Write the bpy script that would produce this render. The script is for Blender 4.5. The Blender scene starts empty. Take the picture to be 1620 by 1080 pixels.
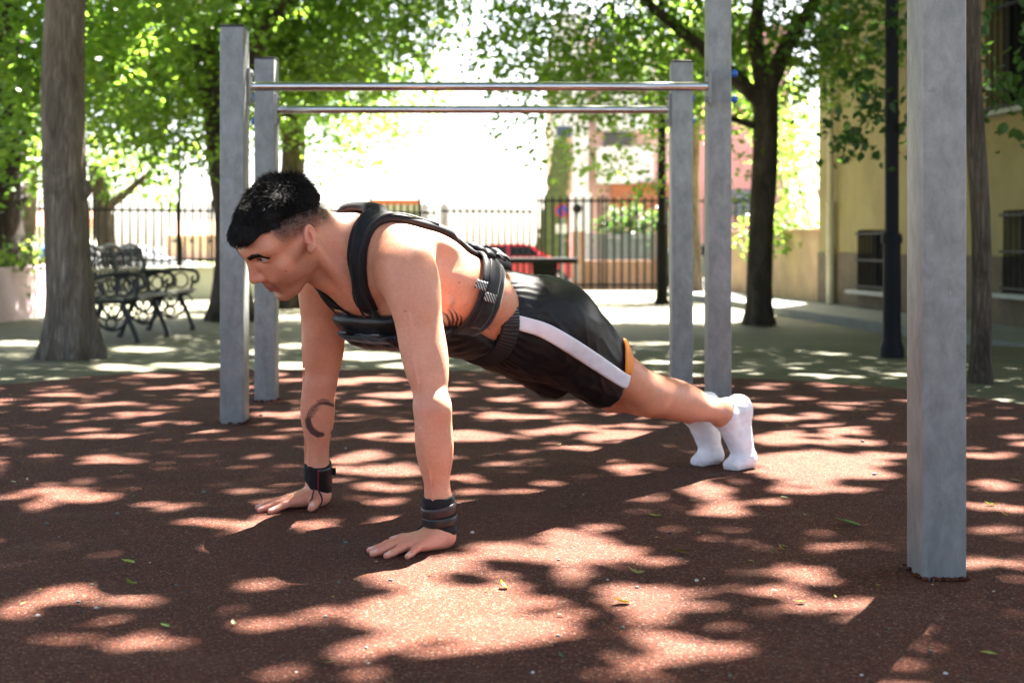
import bpy, bmesh, math, random
import numpy as np
from mathutils import Vector, Matrix

random.seed(7)
rng = np.random.default_rng(11)
scene = bpy.context.scene
COL = scene.collection

# ------------------------------------------------------------------ camera
CAM_Z = 0.66
F_PX = 2250.0            # focal length in pixels of the 1620 px wide photograph
HOR = 383.0              # horizon row of the photograph
cam_data = bpy.data.cameras.new('camera')
cam = bpy.data.objects.new('camera', cam_data)
COL.objects.link(cam)
cam.location = (0, 0, CAM_Z)
cam.rotation_euler = (math.radians(90), 0, 0)
cam_data.sensor_width = 36.0
cam_data.lens = 36.0 * F_PX / 1620.0
cam_data.shift_y = -(540.0 - HOR) / 1620.0
cam_data.clip_start = 0.05
cam_data.clip_end = 900.0
cam_data.dof.use_dof = True
cam_data.dof.focus_distance = 3.12
cam_data.dof.aperture_fstop = 4.8
cam_data.dof.aperture_blades = 0
scene.camera = cam

# ------------------------------------------------------------------ sky, sun, exposure
SUN_EL = math.radians(60.0)
SUN_H = np.array([0.46, 0.89]) / np.hypot(0.46, 0.89)       # horizontal direction towards the sun
SUN = np.array([SUN_H[0] * math.cos(SUN_EL), SUN_H[1] * math.cos(SUN_EL), math.sin(SUN_EL)])
world = bpy.data.worlds.new('World')
scene.world = world
world.use_nodes = True
wt = world.node_tree
bg = wt.nodes['Background']
sky_tex = wt.nodes.new('ShaderNodeTexSky')
sky_tex.sky_type = 'NISHITA'
sky_tex.sun_disc = False
sky_tex.sun_elevation = SUN_EL
sky_tex.sun_rotation = math.atan2(SUN_H[0], SUN_H[1])
sky_tex.dust_density = 2.5
sky_tex.air_density = 0.3
sky_tex.ozone_density = 0.3
warm = wt.nodes.new('ShaderNodeMix'); warm.data_type = 'RGBA'; warm.blend_type = 'MULTIPLY'      # the camera's white balance
warm.inputs[0].default_value = 1.0; warm.inputs[7].default_value = (1.0, 0.96, 0.80, 1)
wt.links.new(sky_tex.outputs[0], warm.inputs[6]); wt.links.new(warm.outputs[2], bg.inputs[0])
bg.inputs[1].default_value = 0.055
sun_data = bpy.data.lights.new('sun', 'SUN')
sun = bpy.data.objects.new('sun', sun_data)
COL.objects.link(sun)
sun.location = (2, 4, 9)
sun.rotation_euler = Vector(tuple(SUN)).to_track_quat('Z', 'Y').to_euler()
sun_data.energy = 5.0
sun_data.angle = math.radians(0.53)
sun_data.color = (1.0, 0.94, 0.86)
scene.view_settings.view_transform = 'Standard'
scene.view_settings.look = 'None'
scene.view_settings.exposure = 4.3
scene.view_settings.gamma = 1.0
scene.view_settings.use_curve_mapping = False
scene.cycles.max_bounces = 8
scene.cycles.diffuse_bounces = 4
scene.cycles.transmission_bounces = 4
scene.cycles.transparent_max_bounces = 8
scene.cycles.use_denoising = True

# ------------------------------------------------------------------ helpers
FALL0, FALL1, FALLZ, ROADZ = 7.4, 14.0, -0.32, -0.85
def gz(y):
    """Height of the ground at distance y: level under the rubber, a gentle fall, level again."""
    return FALLZ * min(1.0, max(0.0, (y - FALL0) / (FALL1 - FALL0))) + (ROADZ - FALLZ) * min(1.0, max(0.0, (y - 29.0) / 15.0))

def gd(py):
    """Distance of the ground point seen on row py of the photograph."""
    k = (py - HOR) / F_PX
    d = CAM_Z / k
    if d > FALL0:
        g = FALLZ / (FALL1 - FALL0)
        d = (CAM_Z + g * FALL0) / (k + g)
        if d > FALL1 or d < 0: d = (CAM_Z - FALLZ) / k
    return d

def at(px, py, d):
    return Vector(((px - 810.0) / F_PX * d, d, CAM_Z + (HOR - py) / F_PX * d))

def on_ground(px, py):
    d = gd(py)
    return Vector(((px - 810.0) / F_PX * d, d, gz(d)))

def link(o, parent=None):
    COL.objects.link(o)
    if parent is not None:
        o.parent = parent
    return o

def tag(o, label=None, cat=None, group=None, kind=None):
    if label: o['label'] = label
    if cat: o['category'] = cat
    if group: o['group'] = group
    if kind: o['kind'] = kind
    return o

def empty(name, loc, label=None, cat=None, group=None):
    o = bpy.data.objects.new(name, None)
    o.location = loc
    o.empty_display_size = 0.1
    link(o)
    return tag(o, label, cat, group)

def place(o, root):
    """Parent o (built in world coordinates) to root without moving it."""
    o.parent = root
    o.matrix_parent_inverse = Matrix.Translation(root.location).inverted() if root.type == 'EMPTY' and root.parent is None else Matrix.Identity(4)
    return o

def mesh_np(name, V, F, mat=None, smooth=True):
    """Mesh object from numpy vertices and an (n,3) or (n,4) face array."""
    V = np.asarray(V, np.float32); F = np.asarray(F, np.int32)
    me = bpy.data.meshes.new(name)
    n, k = F.shape
    me.vertices.add(len(V)); me.vertices.foreach_set('co', V.ravel())
    me.loops.add(n * k); me.loops.foreach_set('vertex_index', F.ravel())
    me.polygons.add(n)
    me.polygons.foreach_set('loop_start', np.arange(0, n * k, k, dtype=np.int32))
    me.polygons.foreach_set('loop_total', np.full(n, k, np.int32))
    me.polygons.foreach_set('use_smooth', np.full(n, smooth))
    me.update(calc_edges=True)
    if mat: me.materials.append(mat)
    return bpy.data.objects.new(name, me)

class MB:
    """Collects primitive shapes into one mesh."""
    def __init__(s): s.bm = bmesh.new()
    def box(s, c, size, rot=None, bevel=0.0):
        r = bmesh.ops.create_cube(s.bm, size=1.0)
        vs = r['verts']
        M = Matrix.Translation(Vector(c)) @ (rot.to_4x4() if rot is not None else Matrix.Identity(4)) @ Matrix.Diagonal(Vector((*size, 1)))
        bmesh.ops.transform(s.bm, matrix=M, verts=vs)
        if bevel > 0:
            es = list({e for v in vs for e in v.link_edges})
            bmesh.ops.bevel(s.bm, geom=es, offset=bevel, segments=2, affect='EDGES', profile=0.5)
        return s
    def tube(s, pts, rads, seg=10, cap=True):
        pts = [Vector(p) for p in pts]
        if not hasattr(rads, '__len__'): rads = [rads] * len(pts)
        rings = []; prev = None
        for i, p in enumerate(pts):
            t = (pts[min(i + 1, len(pts) - 1)] - pts[max(i - 1, 0)]).normalized()
            if prev is None:
                a = t.orthogonal().normalized()
            else:
                a = (prev - t * prev.dot(t)).normalized()
            prev = a; b = t.cross(a)
            rings.append([s.bm.verts.new(p + (a * math.cos(2 * math.pi * k / seg) + b * math.sin(2 * math.pi * k / seg)) * rads[i]) for k in range(seg)])
        for i in range(len(rings) - 1):
            for k in range(seg):
                s.bm.faces.new((rings[i][k], rings[i][(k + 1) % seg], rings[i + 1][(k + 1) % seg], rings[i + 1][k]))
        if cap:
            s.bm.faces.new(rings[0][::-1]); s.bm.faces.new(rings[-1])
        return s
    def lathe(s, c, prof, seg=20):
        """prof: list of (radius, z) from bottom to top."""
        rings = []
        for r, z in prof:
            rings.append([s.bm.verts.new((c[0] + r * math.cos(2 * math.pi * k / seg), c[1] + r * math.sin(2 * math.pi * k / seg), c[2] + z)) for k in range(seg)])
        for i in range(len(rings) - 1):
            for k in range(seg):
                s.bm.faces.new((rings[i][k], rings[i][(k + 1) % seg], rings[i + 1][(k + 1) % seg], rings[i + 1][k]))
        s.bm.faces.new(rings[0][::-1]); s.bm.faces.new(rings[-1])
        return s
    def ball(s, c, r, scale=(1, 1, 1), rot=None, sub=2):
        q = bmesh.ops.create_icosphere(s.bm, subdivisions=sub, radius=r)
        M = Matrix.Translation(Vector(c)) @ (rot.to_4x4() if rot is not None else Matrix.Identity(4)) @ Matrix.Diagonal(Vector((*scale, 1)))
        bmesh.ops.transform(s.bm, matrix=M, verts=q['verts'])
        return s
    def quad(s, a, b, c, d):
        s.bm.faces.new([s.bm.verts.new(Vector(p)) for p in (a, b, c, d)]); return s
    def poly(s, pts):
        s.bm.faces.new([s.bm.verts.new(Vector(p)) for p in pts]); return s
    def prism(s, pts, h):
        """pts: ring of points, extruded by vector h."""
        h = Vector(h)
        a = [s.bm.verts.new(Vector(p)) for p in pts]; b = [s.bm.verts.new(Vector(p) + h) for p in pts]
        n = len(a)
        s.bm.faces.new(a[::-1]); s.bm.faces.new(b)
        for i in range(n): s.bm.faces.new((a[i], a[(i + 1) % n], b[(i + 1) % n], b[i]))
        return s
    def build(s, name, mat, parent=None, smooth=False, angle=40):
        bmesh.ops.recalc_face_normals(s.bm, faces=s.bm.faces[:])
        me = bpy.data.meshes.new(name)
        if smooth:
            for f in s.bm.faces: f.smooth = True
            for e in s.bm.edges:
                if len(e.link_faces) == 2 and e.calc_face_angle(0) > math.radians(angle): e.smooth = False
        s.bm.to_mesh(me); s.bm.free()
        if mat: me.materials.append(mat)
        o = link(bpy.data.objects.new(name, me))
        if parent is not None: place(o, parent)
        return o

def copy_tree(o, parent=None):
    c = o.copy(); COL.objects.link(c)
    if parent is not None: c.parent = parent
    for ch in list(o.children): copy_tree(ch, c)
    return c

# ------------------------------------------------------------------ materials
def mat_new(name):
    m = bpy.data.materials.new(name); m.use_nodes = True
    nt = m.node_tree
    return m, nt, nt.nodes['Principled BSDF']

def N(nt, typ, **kw):
    n = nt.nodes.new(typ)
    for k, v in kw.items():
        if k.startswith('i_'): n.inputs[k[2:].replace('_', ' ')].default_value = v
        else: setattr(n, k, v)
    return n

def ramp(nt, fac, stops):
    r = nt.nodes.new('ShaderNodeValToRGB')
    e = r.color_ramp.elements
    while len(e) > 1: e.remove(e[-1])
    e[0].position = stops[0][0]; e[0].color = (*stops[0][1], 1) if len(stops[0][1]) == 3 else stops[0][1]
    for p, c in stops[1:]:
        x = e.new(p); x.color = (*c, 1) if len(c) == 3 else c
    nt.links.new(fac, r.inputs[0])
    return r.outputs[0]

def mix(nt, fac, a, b, mode='MIX'):
    m = nt.nodes.new('ShaderNodeMix'); m.data_type = 'RGBA'; m.blend_type = mode
    for s, v in ((0, fac), (6, a), (7, b)):
        if hasattr(v, 'is_output') or isinstance(v, bpy.types.NodeSocket): nt.links.new(v, m.inputs[s])
        elif s == 0: m.inputs[0].default_value = v
        else: m.inputs[s].default_value = (*v, 1) if len(v) == 3 else v
    return m.outputs[2]

def noise(nt, scale, detail=4, rough=0.6, coord=None, dist=0.0):
    n = N(nt, 'ShaderNodeTexNoise'); n.inputs['Scale'].default_value = scale
    n.inputs['Detail'].default_value = detail; n.inputs['Roughness'].default_value = rough
    n.inputs['Distortion'].default_value = dist
    if coord is not None: nt.links.new(coord, n.inputs['Vector'])
    return n.outputs[0]

def coords(nt, out='Object', scale=None):
    t = N(nt, 'ShaderNodeTexCoord')
    if scale is None: return t.outputs[out]
    m = N(nt, 'ShaderNodeMapping'); m.inputs['Scale'].default_value = scale
    nt.links.new(t.outputs[out], m.inputs['Vector'])
    return m.outputs[0]

def geo_pos(nt, scale=None):
    g = N(nt, 'ShaderNodeNewGeometry')
    if scale is None: return g.outputs['Position']
    m = N(nt, 'ShaderNodeMapping'); m.inputs['Scale'].default_value = scale
    nt.links.new(g.outputs['Position'], m.inputs['Vector'])
    return m.outputs[0]

def bump(nt, bsdf, h, strength=0.3, dist=0.01):
    b = N(nt, 'ShaderNodeBump'); b.inputs['Strength'].default_value = strength; b.inputs['Distance'].default_value = dist
    nt.links.new(h, b.inputs['Height']); nt.links.new(b.outputs[0], bsdf.inputs['Normal'])

def simple(name, c1, c2=None, scale=8, rough=0.6, metal=0.0, bstr=0.0, bscale=60, bdist=0.004, stretch=None, spec=0.5, contrast=(0.35, 0.65)):
    """Two-tone mottled material with fine relief, in world space."""
    m, nt, b = mat_new(name)
    p = geo_pos(nt, stretch)
    if c2 is None: c2 = tuple(x * 0.75 for x in c1)
    f = noise(nt, scale, 5, 0.65, p)
    nt.links.new(ramp(nt, f, [(contrast[0], c2), (contrast[1], c1)]), b.inputs['Base Color'])
    b.inputs['Roughness'].default_value = rough; b.inputs['Metallic'].default_value = metal
    b.inputs['Specular IOR Level'].default_value = spec
    if bstr > 0: bump(nt, b, noise(nt, bscale, 4, 0.6, p), bstr, bdist)
    return m
# =================================================================== ground
m_rub, nt, b = mat_new('red_rubber')
p = geo_pos(nt)
vo = N(nt, 'ShaderNodeTexVoronoi'); vo.inputs['Scale'].default_value = 300; nt.links.new(p, vo.inputs['Vector'])
sep = N(nt, 'ShaderNodeSeparateColor'); nt.links.new(vo.outputs['Color'], sep.inputs[0])
c = ramp(nt, sep.outputs[0], [(.0, (.022, .0044, .0014)), (.35, (.074, .0165, .0050)), (.7, (.118, .0285, .0100)), (.93, (.155, .046, .021)), (.985, (.24, .15, .11))])
big = noise(nt, 2.2, 5, .65, p)
c = mix(nt, ramp(nt, big, [(.38, (0, 0, 0)), (.72, (.75, .75, .75))]), c, mix(nt, 1.0, c, (.62, .66, .70), 'MULTIPLY'))
dust = noise(nt, 5, 6, .7, p)
c = mix(nt, ramp(nt, dust, [(.52, (0, 0, 0)), (.78, (.34, .34, .34))]), c, (.17, .095, .065))
nt.links.new(c, b.inputs['Base Color'])
b.inputs['Roughness'].default_value = 1.0; b.inputs['Specular IOR Level'].default_value = .30
hh = N(nt, 'ShaderNodeMath', operation='ADD'); nt.links.new(vo.outputs['Distance'], hh.inputs[0]); nt.links.new(noise(nt, 700, 2, .6, p), hh.inputs[1])
bump(nt, b, hh.outputs[0], 1.0, .005)

m_pav, nt, b = mat_new('paving')
p = geo_pos(nt)
c = ramp(nt, noise(nt, 1.3, 6, .7, p), [(.3, (.034, .034, .012)), (.55, (.066, .061, .025)), (.75, (.105, .095, .048))])
c = mix(nt, ramp(nt, noise(nt, 60, 4, .7, p), [(.4, (0, 0, 0)), (.7, (.6, .6, .6))]), c, (.058, .057, .025))
nt.links.new(c, b.inputs['Base Color']); b.inputs['Roughness'].default_value = .8
bump(nt, b, noise(nt, 90, 5, .7, p), .5, .008)
m_asph = simple('asphalt', (.075, .075, .078), (.045, .045, .047), 3, .85, bstr=.4, bscale=150)
m_kerb = simple('kerb_stone', (.33, .33, .31), (.24, .24, .23), 6, .8, bstr=.3)

ys = [-30, 0, 4, FALL0, 8.5, 10, 12, FALL1, 20, 29, 34, 39, 44, 60, 120, 240, 420]
xs = [-300, -60, -20, -8, 0, 8, 20, 60, 300]
bm = bmesh.new()
g = [[bm.verts.new((x, y, gz(y) - .008)) for x in xs] for y in ys]
for i in range(len(ys) - 1):
    for k in range(len(xs) - 1): bm.faces.new((g[i][k], g[i][k + 1], g[i + 1][k + 1], g[i + 1][k]))
me = bpy.data.meshes.new('paving'); bm.to_mesh(me); bm.free(); me.materials.append(m_pav)
tag(link(bpy.data.objects.new('paving', me)), kind='structure')

edge_px = [(-400, 640), (-200, 622), (0, 608), (120, 597), (250, 588), (400, 584.5), (560, 584), (760, 586), (980, 591), (1200, 599), (1320, 606), (1430, 615), (1540, 628), (1620, 640), (1760, 668), (1900, 712)]
E = []
for x, y in edge_px:
    d = CAM_Z * F_PX / (y - HOR); E.append(((x - 810) / F_PX * d, d))
E = np.array(E)
Es = spline_2 = None
def smooth2(P, n):
    t = np.linspace(0, len(P) - 1, n); i = np.clip(t.astype(int), 0, len(P) - 2); f = (t - i)[:, None]
    Q = np.vstack([2 * P[0] - P[1], P, 2 * P[-1] - P[-2]]); a, b_, c_, e = Q[i], Q[i + 1], Q[i + 2], Q[i + 3]
    return .5 * (2 * b_ + (c_ - a) * f + (2 * a - 5 * b_ + 4 * c_ - e) * f ** 2 + (3 * b_ - a - 3 * c_ + e) * f ** 3)
Es = smooth2(E, 90)
Es = Es + .012 * np.stack([np.sin(np.arange(90) * 1.9), np.cos(np.arange(90) * 2.7)], 1)
ring = [(x, y, 0) for x, y in Es] + [(5.2, -1.0, 0), (4.0, -4.0, 0), (-4.5, -4.0, 0), (-5.5, 0.0, 0)]
mb = MB(); mb.prism([(x, y, -.03) for x, y, z in ring], (0, 0, .03))
o = mb.build('rubber_surface', m_rub); tag(o, kind='structure')
# a fine relief of the crumb surface near the camera is in the material; its edge stands a little proud of the paving

# road and kerbs beyond the fence
mb = MB(); mb.quad((-60, 44.5, ROADZ - .003), (60, 44.5, ROADZ - .003), (60, 53.5, ROADZ - .003), (-60, 53.5, ROADZ - .003))
tag(mb.build('road', m_asph), kind='structure')
for nm, y0 in (('kerb', 44.4), ('kerb', 53.6)):
    mb = MB(); mb.box((0, y0, ROADZ + .05), (120, .16, .13), bevel=.012); tag(mb.build(nm, m_kerb), kind='structure')
m_grass = simple('dry_grass', (.20, .20, .075), (.11, .13, .04), 3, .9, bstr=.5, bscale=20, bdist=.05)
mb = MB(); mb.quad((-60, 55, ROADZ + .004), (-3, 55, ROADZ + .004), (-3, 120, ROADZ + .004), (-60, 120, ROADZ + .004))
tag(mb.build('grass_field', m_grass), kind='structure')

# =================================================================== yellow building on the right
m_yel, nt, b = mat_new('yellow_render'); p = geo_pos(nt)
c = ramp(nt, noise(nt, 1.4, 6, .7, p), [(.3, (.215, .165, .062)), (.5, (.275, .212, .085)), (.72, (.32, .25, .11))])
c = mix(nt, ramp(nt, noise(nt, 3.0, 6, .75, geo_pos(nt, (1, 1, .10))), [(.52, (0, 0, 0)), (.78, (.65, .65, .65))]), c, (.165, .130, .062))
c = mix(nt, ramp(nt, noise(nt, 11, 5, .7, p), [(.60, (0, 0, 0)), (.72, (.5, .5, .5))]), c, (.31, .26, .15))
nt.links.new(c, b.inputs['Base Color']); b.inputs['Roughness'].default_value = .88; bump(nt, b, noise(nt, 50, 5, .7, p), .4, .008)
m_dado = simple('brown_dado', (.135, .095, .058), (.085, .06, .036), 5, .9, bstr=.6, bscale=45, bdist=.012)
m_blk = simple('black_iron', (.006, .006, .0065), (.004, .004, .0042), 30, .55, spec=.15)
m_sill = simple('sill_stone', (.36, .36, .34), rough=.7)
m_glass = simple('dark_glass', (.006, .007, .008), rough=.25, spec=.3)
m_rec = simple('window_recess', (.12, .10, .075), rough=.8)
A_ = Vector((5.27 + .1232 * 6.0, 9.0, 0)); B_ = Vector((4.53, 21.0, 0))      # foot of the wall, near and far
WD = (B_ - A_).normalized(); WNrm = Vector((-WD.y, WD.x, 0)); WNrm = WNrm if WNrm.x < 0 else -WNrm
WL = (B_ - A_).length
def wall_d(px):
    """Distance along the wall of the point seen in column px."""
    k = (px - 810) / F_PX
    # A + t*WD, x = k*y
    return (k * A_.y - A_.x) / (WD.x - k * WD.y)
def wp(t, z, out=0.0): return A_ + WD * t + WNrm * out + Vector((0, 0, z))
WROT = Matrix((WD, WNrm, Vector((0, 0, 1)))).transposed()
bld = empty('building', tuple(A_ + Vector((0, 0, gz(12)))), 'yellow rendered building with a brown base and barred windows along the right side', 'building')
wins = []
def win(px0, px1, py0, py1, pref):
    t0, t1 = wall_d(px0), wall_d(px1); t0, t1 = min(t0, t1), max(t0, t1)
    d = (A_ + WD * wall_d(pref)).y
    return t0, t1, CAM_Z + (HOR - py1) / F_PX * d, CAM_Z + (HOR - py0) / F_PX * d
w1 = win(1358, 1418, 364, 458, 1358); w2 = win(1588, 1700, 333, 463, 1588); w3 = win(1560, 1690, -140, 181, 1562)
wins = [w1, w2, w3]
DADO = CAM_Z + (HOR - 402) / F_PX * 18.0
zb = FALLZ - .3; zt = 9.0
# the wall is laid as panels round the openings
cuts_t = sorted({0.0, WL} | {w[0] for w in wins} | {w[1] for w in wins}); cuts_z = sorted({zb, DADO, zt} | {w[2] for w in wins} | {w[3] for w in wins})
mw_, md_ = MB(), MB()
for i in range(len(cuts_t) - 1):
    for k in range(len(cuts_z) - 1):
        ta, tb, za, zc = cuts_t[i], cuts_t[i + 1], cuts_z[k], cuts_z[k + 1]
        tm, zm = (ta + tb) / 2, (za + zc) / 2
        if any(w[0] < tm < w[1] and w[2] < zm < w[3] for w in wins): continue
        low_ = zm < DADO
        (md_ if low_ else mw_).prism([wp(ta, za, .02 if low_ else 0), wp(tb, za, .02 if low_ else 0), wp(tb, zc, .02 if low_ else 0), wp(ta, zc, .02 if low_ else 0)], -WNrm * .34)
mw_.build('wall', m_yel, bld); md_.build('base_course', m_dado, bld)
mb = MB(); mb.box(wp(WL / 2, 1.80, .001), (WL, .012, .03), WROT); mb.build('groove', simple('groove_line', (.33, .235, .09), rough=.9), bld)  # thin strip laid on the wall marks the groove, in one mottled tone
mb = MB(); mb.prism([wp(WL, zb, -.34), wp(WL, zt, -.34), wp(WL, zt, -8), wp(WL, zb, -8)], -WD * .3); mb.build('end_wall', m_yel, bld)
mb = MB(); mb.prism([wp(-.3, zt, .35), wp(WL + .3, zt, .35), wp(WL + .3, zt, -8), wp(-.3, zt, -8)], (0, 0, .25)); mb.build('roof', m_sill, bld)
for wi, (t0, t1, z0, z1) in enumerate(wins):
    mb = MB(); mb.prism([wp(t0, z0, -.24), wp(t1, z0, -.24), wp(t1, z1, -.24), wp(t0, z1, -.24)], -WNrm * .02)
    w_ = mb.build('window', m_glass, bld)
    mb = MB()
    for a, b_, c_, e_ in ((t0, t1, z0, z0 + .05), (t0, t1, z1 - .05, z1), (t0, t0 + .05, z0 + .05, z1 - .05), (t1 - .05, t1, z0 + .05, z1 - .05)):
        mb.prism([wp(a, c_, -.19), wp(b_, c_, -.19), wp(b_, e_, -.19), wp(a, e_, -.19)], -WNrm * .045)
    mb.build('frame', m_rec, w_)
    mb = MB(); mb.box(wp((t0 + t1) / 2, z0 - .025, .02), (t1 - t0 + .16, .30, .05), WROT, .006); mb.build('sill', m_sill, w_)
    nb = max(5, int((t1 - t0) / .13))
    for i in range(nb):
        mb = MB(); t = t0 + (i + .5) / nb * (t1 - t0)
        mb.tube([wp(t, z0 + .01, .03), wp(t, z1 - .01, .03)], .0085, 6); mb.build('bar', m_blk, w_)
    for z in (z0 + .05, (z0 + z1) / 2, z1 - .05): mb = MB(); mb.box(wp((t0 + t1) / 2, z, .03), (t1 - t0 + .06, .022, .03), WROT); mb.build('grille_rail', m_blk, w_)
# downpipe
dp = wall_d(1323)
m_pipe = simple('pipe_cream', (.52, .45, .30), (.44, .38, .25), 4, .6)
pipe = empty('downpipe', tuple(wp(dp, gz(20), .06)), 'cream drainpipe running down the yellow wall near its far corner', 'drainpipe')
mb = MB(); mb.tube([wp(dp, gz(20), .08), wp(dp, 1.2, .08)], .062, 12); mb.build('lower_pipe', m_pipe, pipe, True)
mb = MB(); mb.tube([wp(dp, 1.2, .08), wp(dp, 8.9, .08)], .045, 12); mb.build('upper_pipe', m_pipe, pipe, True)
for z in (0.5, 1.2, 2.6, 4.5): mb = MB(); mb.tube([wp(dp, z - .02, .08), wp(dp, z + .02, .08)], .070, 12); mb.build('bracket', m_pipe, pipe, True)
# pavement along the wall
mb = MB(); mb.prism([wp(-2, 0, 1.15) + Vector((0, 0, gz(14) + .10)), wp(WL + 5, 0, 1.15) + Vector((0, 0, gz(14) + .10)), wp(WL + 5, 0, -.02) + Vector((0, 0, gz(14) + .10)), wp(-2, 0, -.02) + Vector((0, 0, gz(14) + .10))], (0, 0, -.2))
tag(mb.build('pavement', simple('pavement_slabs', (.17, .175, .165), (.12, .125, .115), 3, .8, bstr=.3)), kind='structure')
# low brown wall continuing beyond the corner
m_low = simple('low_wall_render', (.47, .31, .17), (.33, .215, .12), 2.5, .9, bstr=.5, bscale=40, bdist=.01)
mb = MB(); mb.box(wp(WL + 2.6, (.82 + zb) / 2, -.16), (5.1, .28, .82 - zb), WROT); lw = empty('low_wall', tuple(wp(WL + 2.6, gz(22), -.16)), 'low tan rendered garden wall with greenery over it, past the yellow building corner', 'wall')
mb.build('wall', m_low, lw); mb = MB(); mb.box(wp(WL + 2.6, .845, -.16), (5.1, .36, .05), WROT, .008); mb.build('coping', m_low, lw)

# =================================================================== fences
m_fen = simple('fence_iron', (.012, .012, .013), (.008, .008, .009), 8, .6, spec=.2)
m_white = simple('white_render', (.60, .58, .54), (.50, .48, .44), 1.5, .85, bstr=.2)
_bar_cache = {}
def rail_fence(name, P0, P1, z0, ztop, pitch, w, label, tall=.05, posts=12, rails=(.10, .86)):
    P0, P1 = Vector(P0), Vector(P1); D = (P1 - P0); L = D.length; D.normalize()
    rot = Matrix((D, Vector((-D.y, D.x, 0)), Vector((0, 0, 1)))).transposed()
    f = empty(name, (P0.x, P0.y, z0), label, 'fence')
    h = ztop - z0; n = int(L / pitch)
    mb = MB(); mb.box((0, 0, h / 2), (w, w, h), rot, .003); bar = None
    for i in range(n + 1):
        q = P0 + D * (i * pitch)
        if bar is None:
            bar = mb.build('bar', m_fen); bar.parent = f; bar.location = (0, 0, 0)
        else:
            c = bar.copy(); COL.objects.link(c); c.parent = f; c.location = (q.x - P0.x, q.y - P0.y, 0)
    for fr in rails:
        mb = MB(); mb.box((P0 + P1) / 2 + Vector((0, 0, z0 + h * fr)), (L, w * .8, .045), rot); mb.build('rail', m_fen, f)
    post = None
    for i in range(0, n + 1, posts):
        q = P0 + D * ((i + .5) * pitch)
        if post is None:
            mb = MB(); mb.box((0, 0, h / 2 + .01), (.045, .045, h + .04), rot, .004); post = mb.build('post', m_fen); post.parent = f; post.location = (q.x - P0.x, q.y - P0.y, 0)
        else:
            c = post.copy(); COL.objects.link(c); c.parent = f; c.location = (q.x - P0.x, q.y - P0.y, 0)
    return f
FA0 = on_ground(-60, 479); FA1 = on_ground(846, 463)
zA = CAM_Z + (HOR - 423) / F_PX * 23.4
FA0.z = FA1.z = 0
FAM = FA0.lerp(FA1, .80)                                            # where the low wall ends
rail_fence('railing', FA0, FAM, zA, 1.36, .1335, .034, 'long black railing of slim upright bars on the low white wall behind the bench', posts=15)
rail_fence('railing', FAM + (FA1 - FA0).normalized() * .10, FA1, FALLZ + .04, 1.36, .1335, .034, 'railing standing on the ground in front of the red car', posts=15, rails=(.05, .93))
D_ = (FA1 - FA0).normalized(); rA = Matrix((D_, Vector((-D_.y, D_.x, 0)), Vector((0, 0, 1)))).transposed(); L_ = (FAM - FA0).length
lw2 = empty('low_wall', (FA0.x, FA0.y, FALLZ), 'low white wall carrying the railing behind the bench', 'wall')
mb = MB(); mb.box((FA0 + FAM) / 2 + Vector((0, 0, (zA - .06 + FALLZ - .3) / 2)), (L_, .26, zA - .06 - FALLZ + .3), rA); mb.build('wall', m_white, lw2)
mb = MB(); mb.box((FA0 + FAM) / 2 + Vector((0, 0, zA - .03)), (L_, .34, .06), rA, .01); mb.build('coping', m_white, lw2)
FB0 = Vector((at(850, 463, 27.6).x, 27.6, 0)); FB1 = Vector((at(1215, 463, 27.9).x, 27.9, 0))
rail_fence('gate', FB0, FB1, FALLZ + .06, CAM_Z + (HOR - 311) / F_PX * 27.6, .150, .042, 'tall dark iron gate of close upright bars behind the shorts and right posts', posts=8, rails=(.05, .955))

# =================================================================== buildings and street beyond the fence
def P3(px, py, d): return at(px, py, d)
def block(name, px0, px1, ytop, d, depth, mat, parent, zbot=None):
    a, b_ = P3(px0, ytop, d), P3(px1, ytop, d); zb_ = ROADZ - .3 if zbot is None else CAM_Z + (HOR - zbot) / F_PX * d
    mb = MB(); mb.box(((a.x + b_.x) / 2, d + depth / 2, (a.z + zb_) / 2), (b_.x - a.x, depth, a.z - zb_)); return mb.build(name, mat, parent)
m_wh = simple('plaster_white', (.82, .80, .78), (.76, .73, .71), .8, .85)
m_pk = simple('plaster_pink', (.70, .47, .42), (.64, .42, .37), .8, .85)
m_pk2 = simple('plaster_rose', (.62, .33, .33), (.56, .29, .29), .8, .85)
m_ter = simple('terracotta', (.42, .16, .085), (.34, .12, .06), 3, .8)
m_brk = simple('brick_tan', (.40, .235, .155), (.32, .18, .115), 6, .85, bstr=.3, bscale=25)
m_gry = simple('steel_grey', (.21, .25, .28), (.17, .20, .23), 4, .5)
m_win = simple('window_blue', (.05, .075, .11), (.03, .045, .07), 3, .15)
apt = empty('apartment_block', tuple(P3(980, 470, 62)), 'pale apartment block with white balconies and pink walls beyond the gate', 'building')
block('wall', 872, 1062, 60, 62, 9, m_pk, apt)
block('stair_tower', 872, 931, 20, 61.4, .5, m_wh, apt)
for y0, y1 in ((232, 290), (150, 205), (70, 125)):
    bl = block('balcony', 946, 1034, y0, 60.6, 1.3, m_wh, apt, zbot=y1)
    w_ = block('window', 955, 1000, y0 - 38, 61.90, .08, m_win, apt, zbot=y0 - 2)
block('shop_front', 968, 1062, 292, 61.2, .7, m_ter, apt, zbot=330)
block('awning', 1008, 1056, 288, 60.4, .8, m_ter, apt, zbot=294)
block('window', 880, 905, 200, 61.35, .04, m_win, apt, zbot=245)
pinkb = empty('rose_building', tuple(P3(1175, 470, 66)), 'rose pink building with a blue window seen right of the tall post', 'building')
block('wall', 1100, 1250, 40, 66, 9, m_pk2, pinkb)
block('window', 1158, 1187, 300, 65.94, .05, m_win, pinkb, zbot=342)
block('window', 1158, 1187, 120, 65.94, .05, m_win, pinkb, zbot=170)
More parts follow.
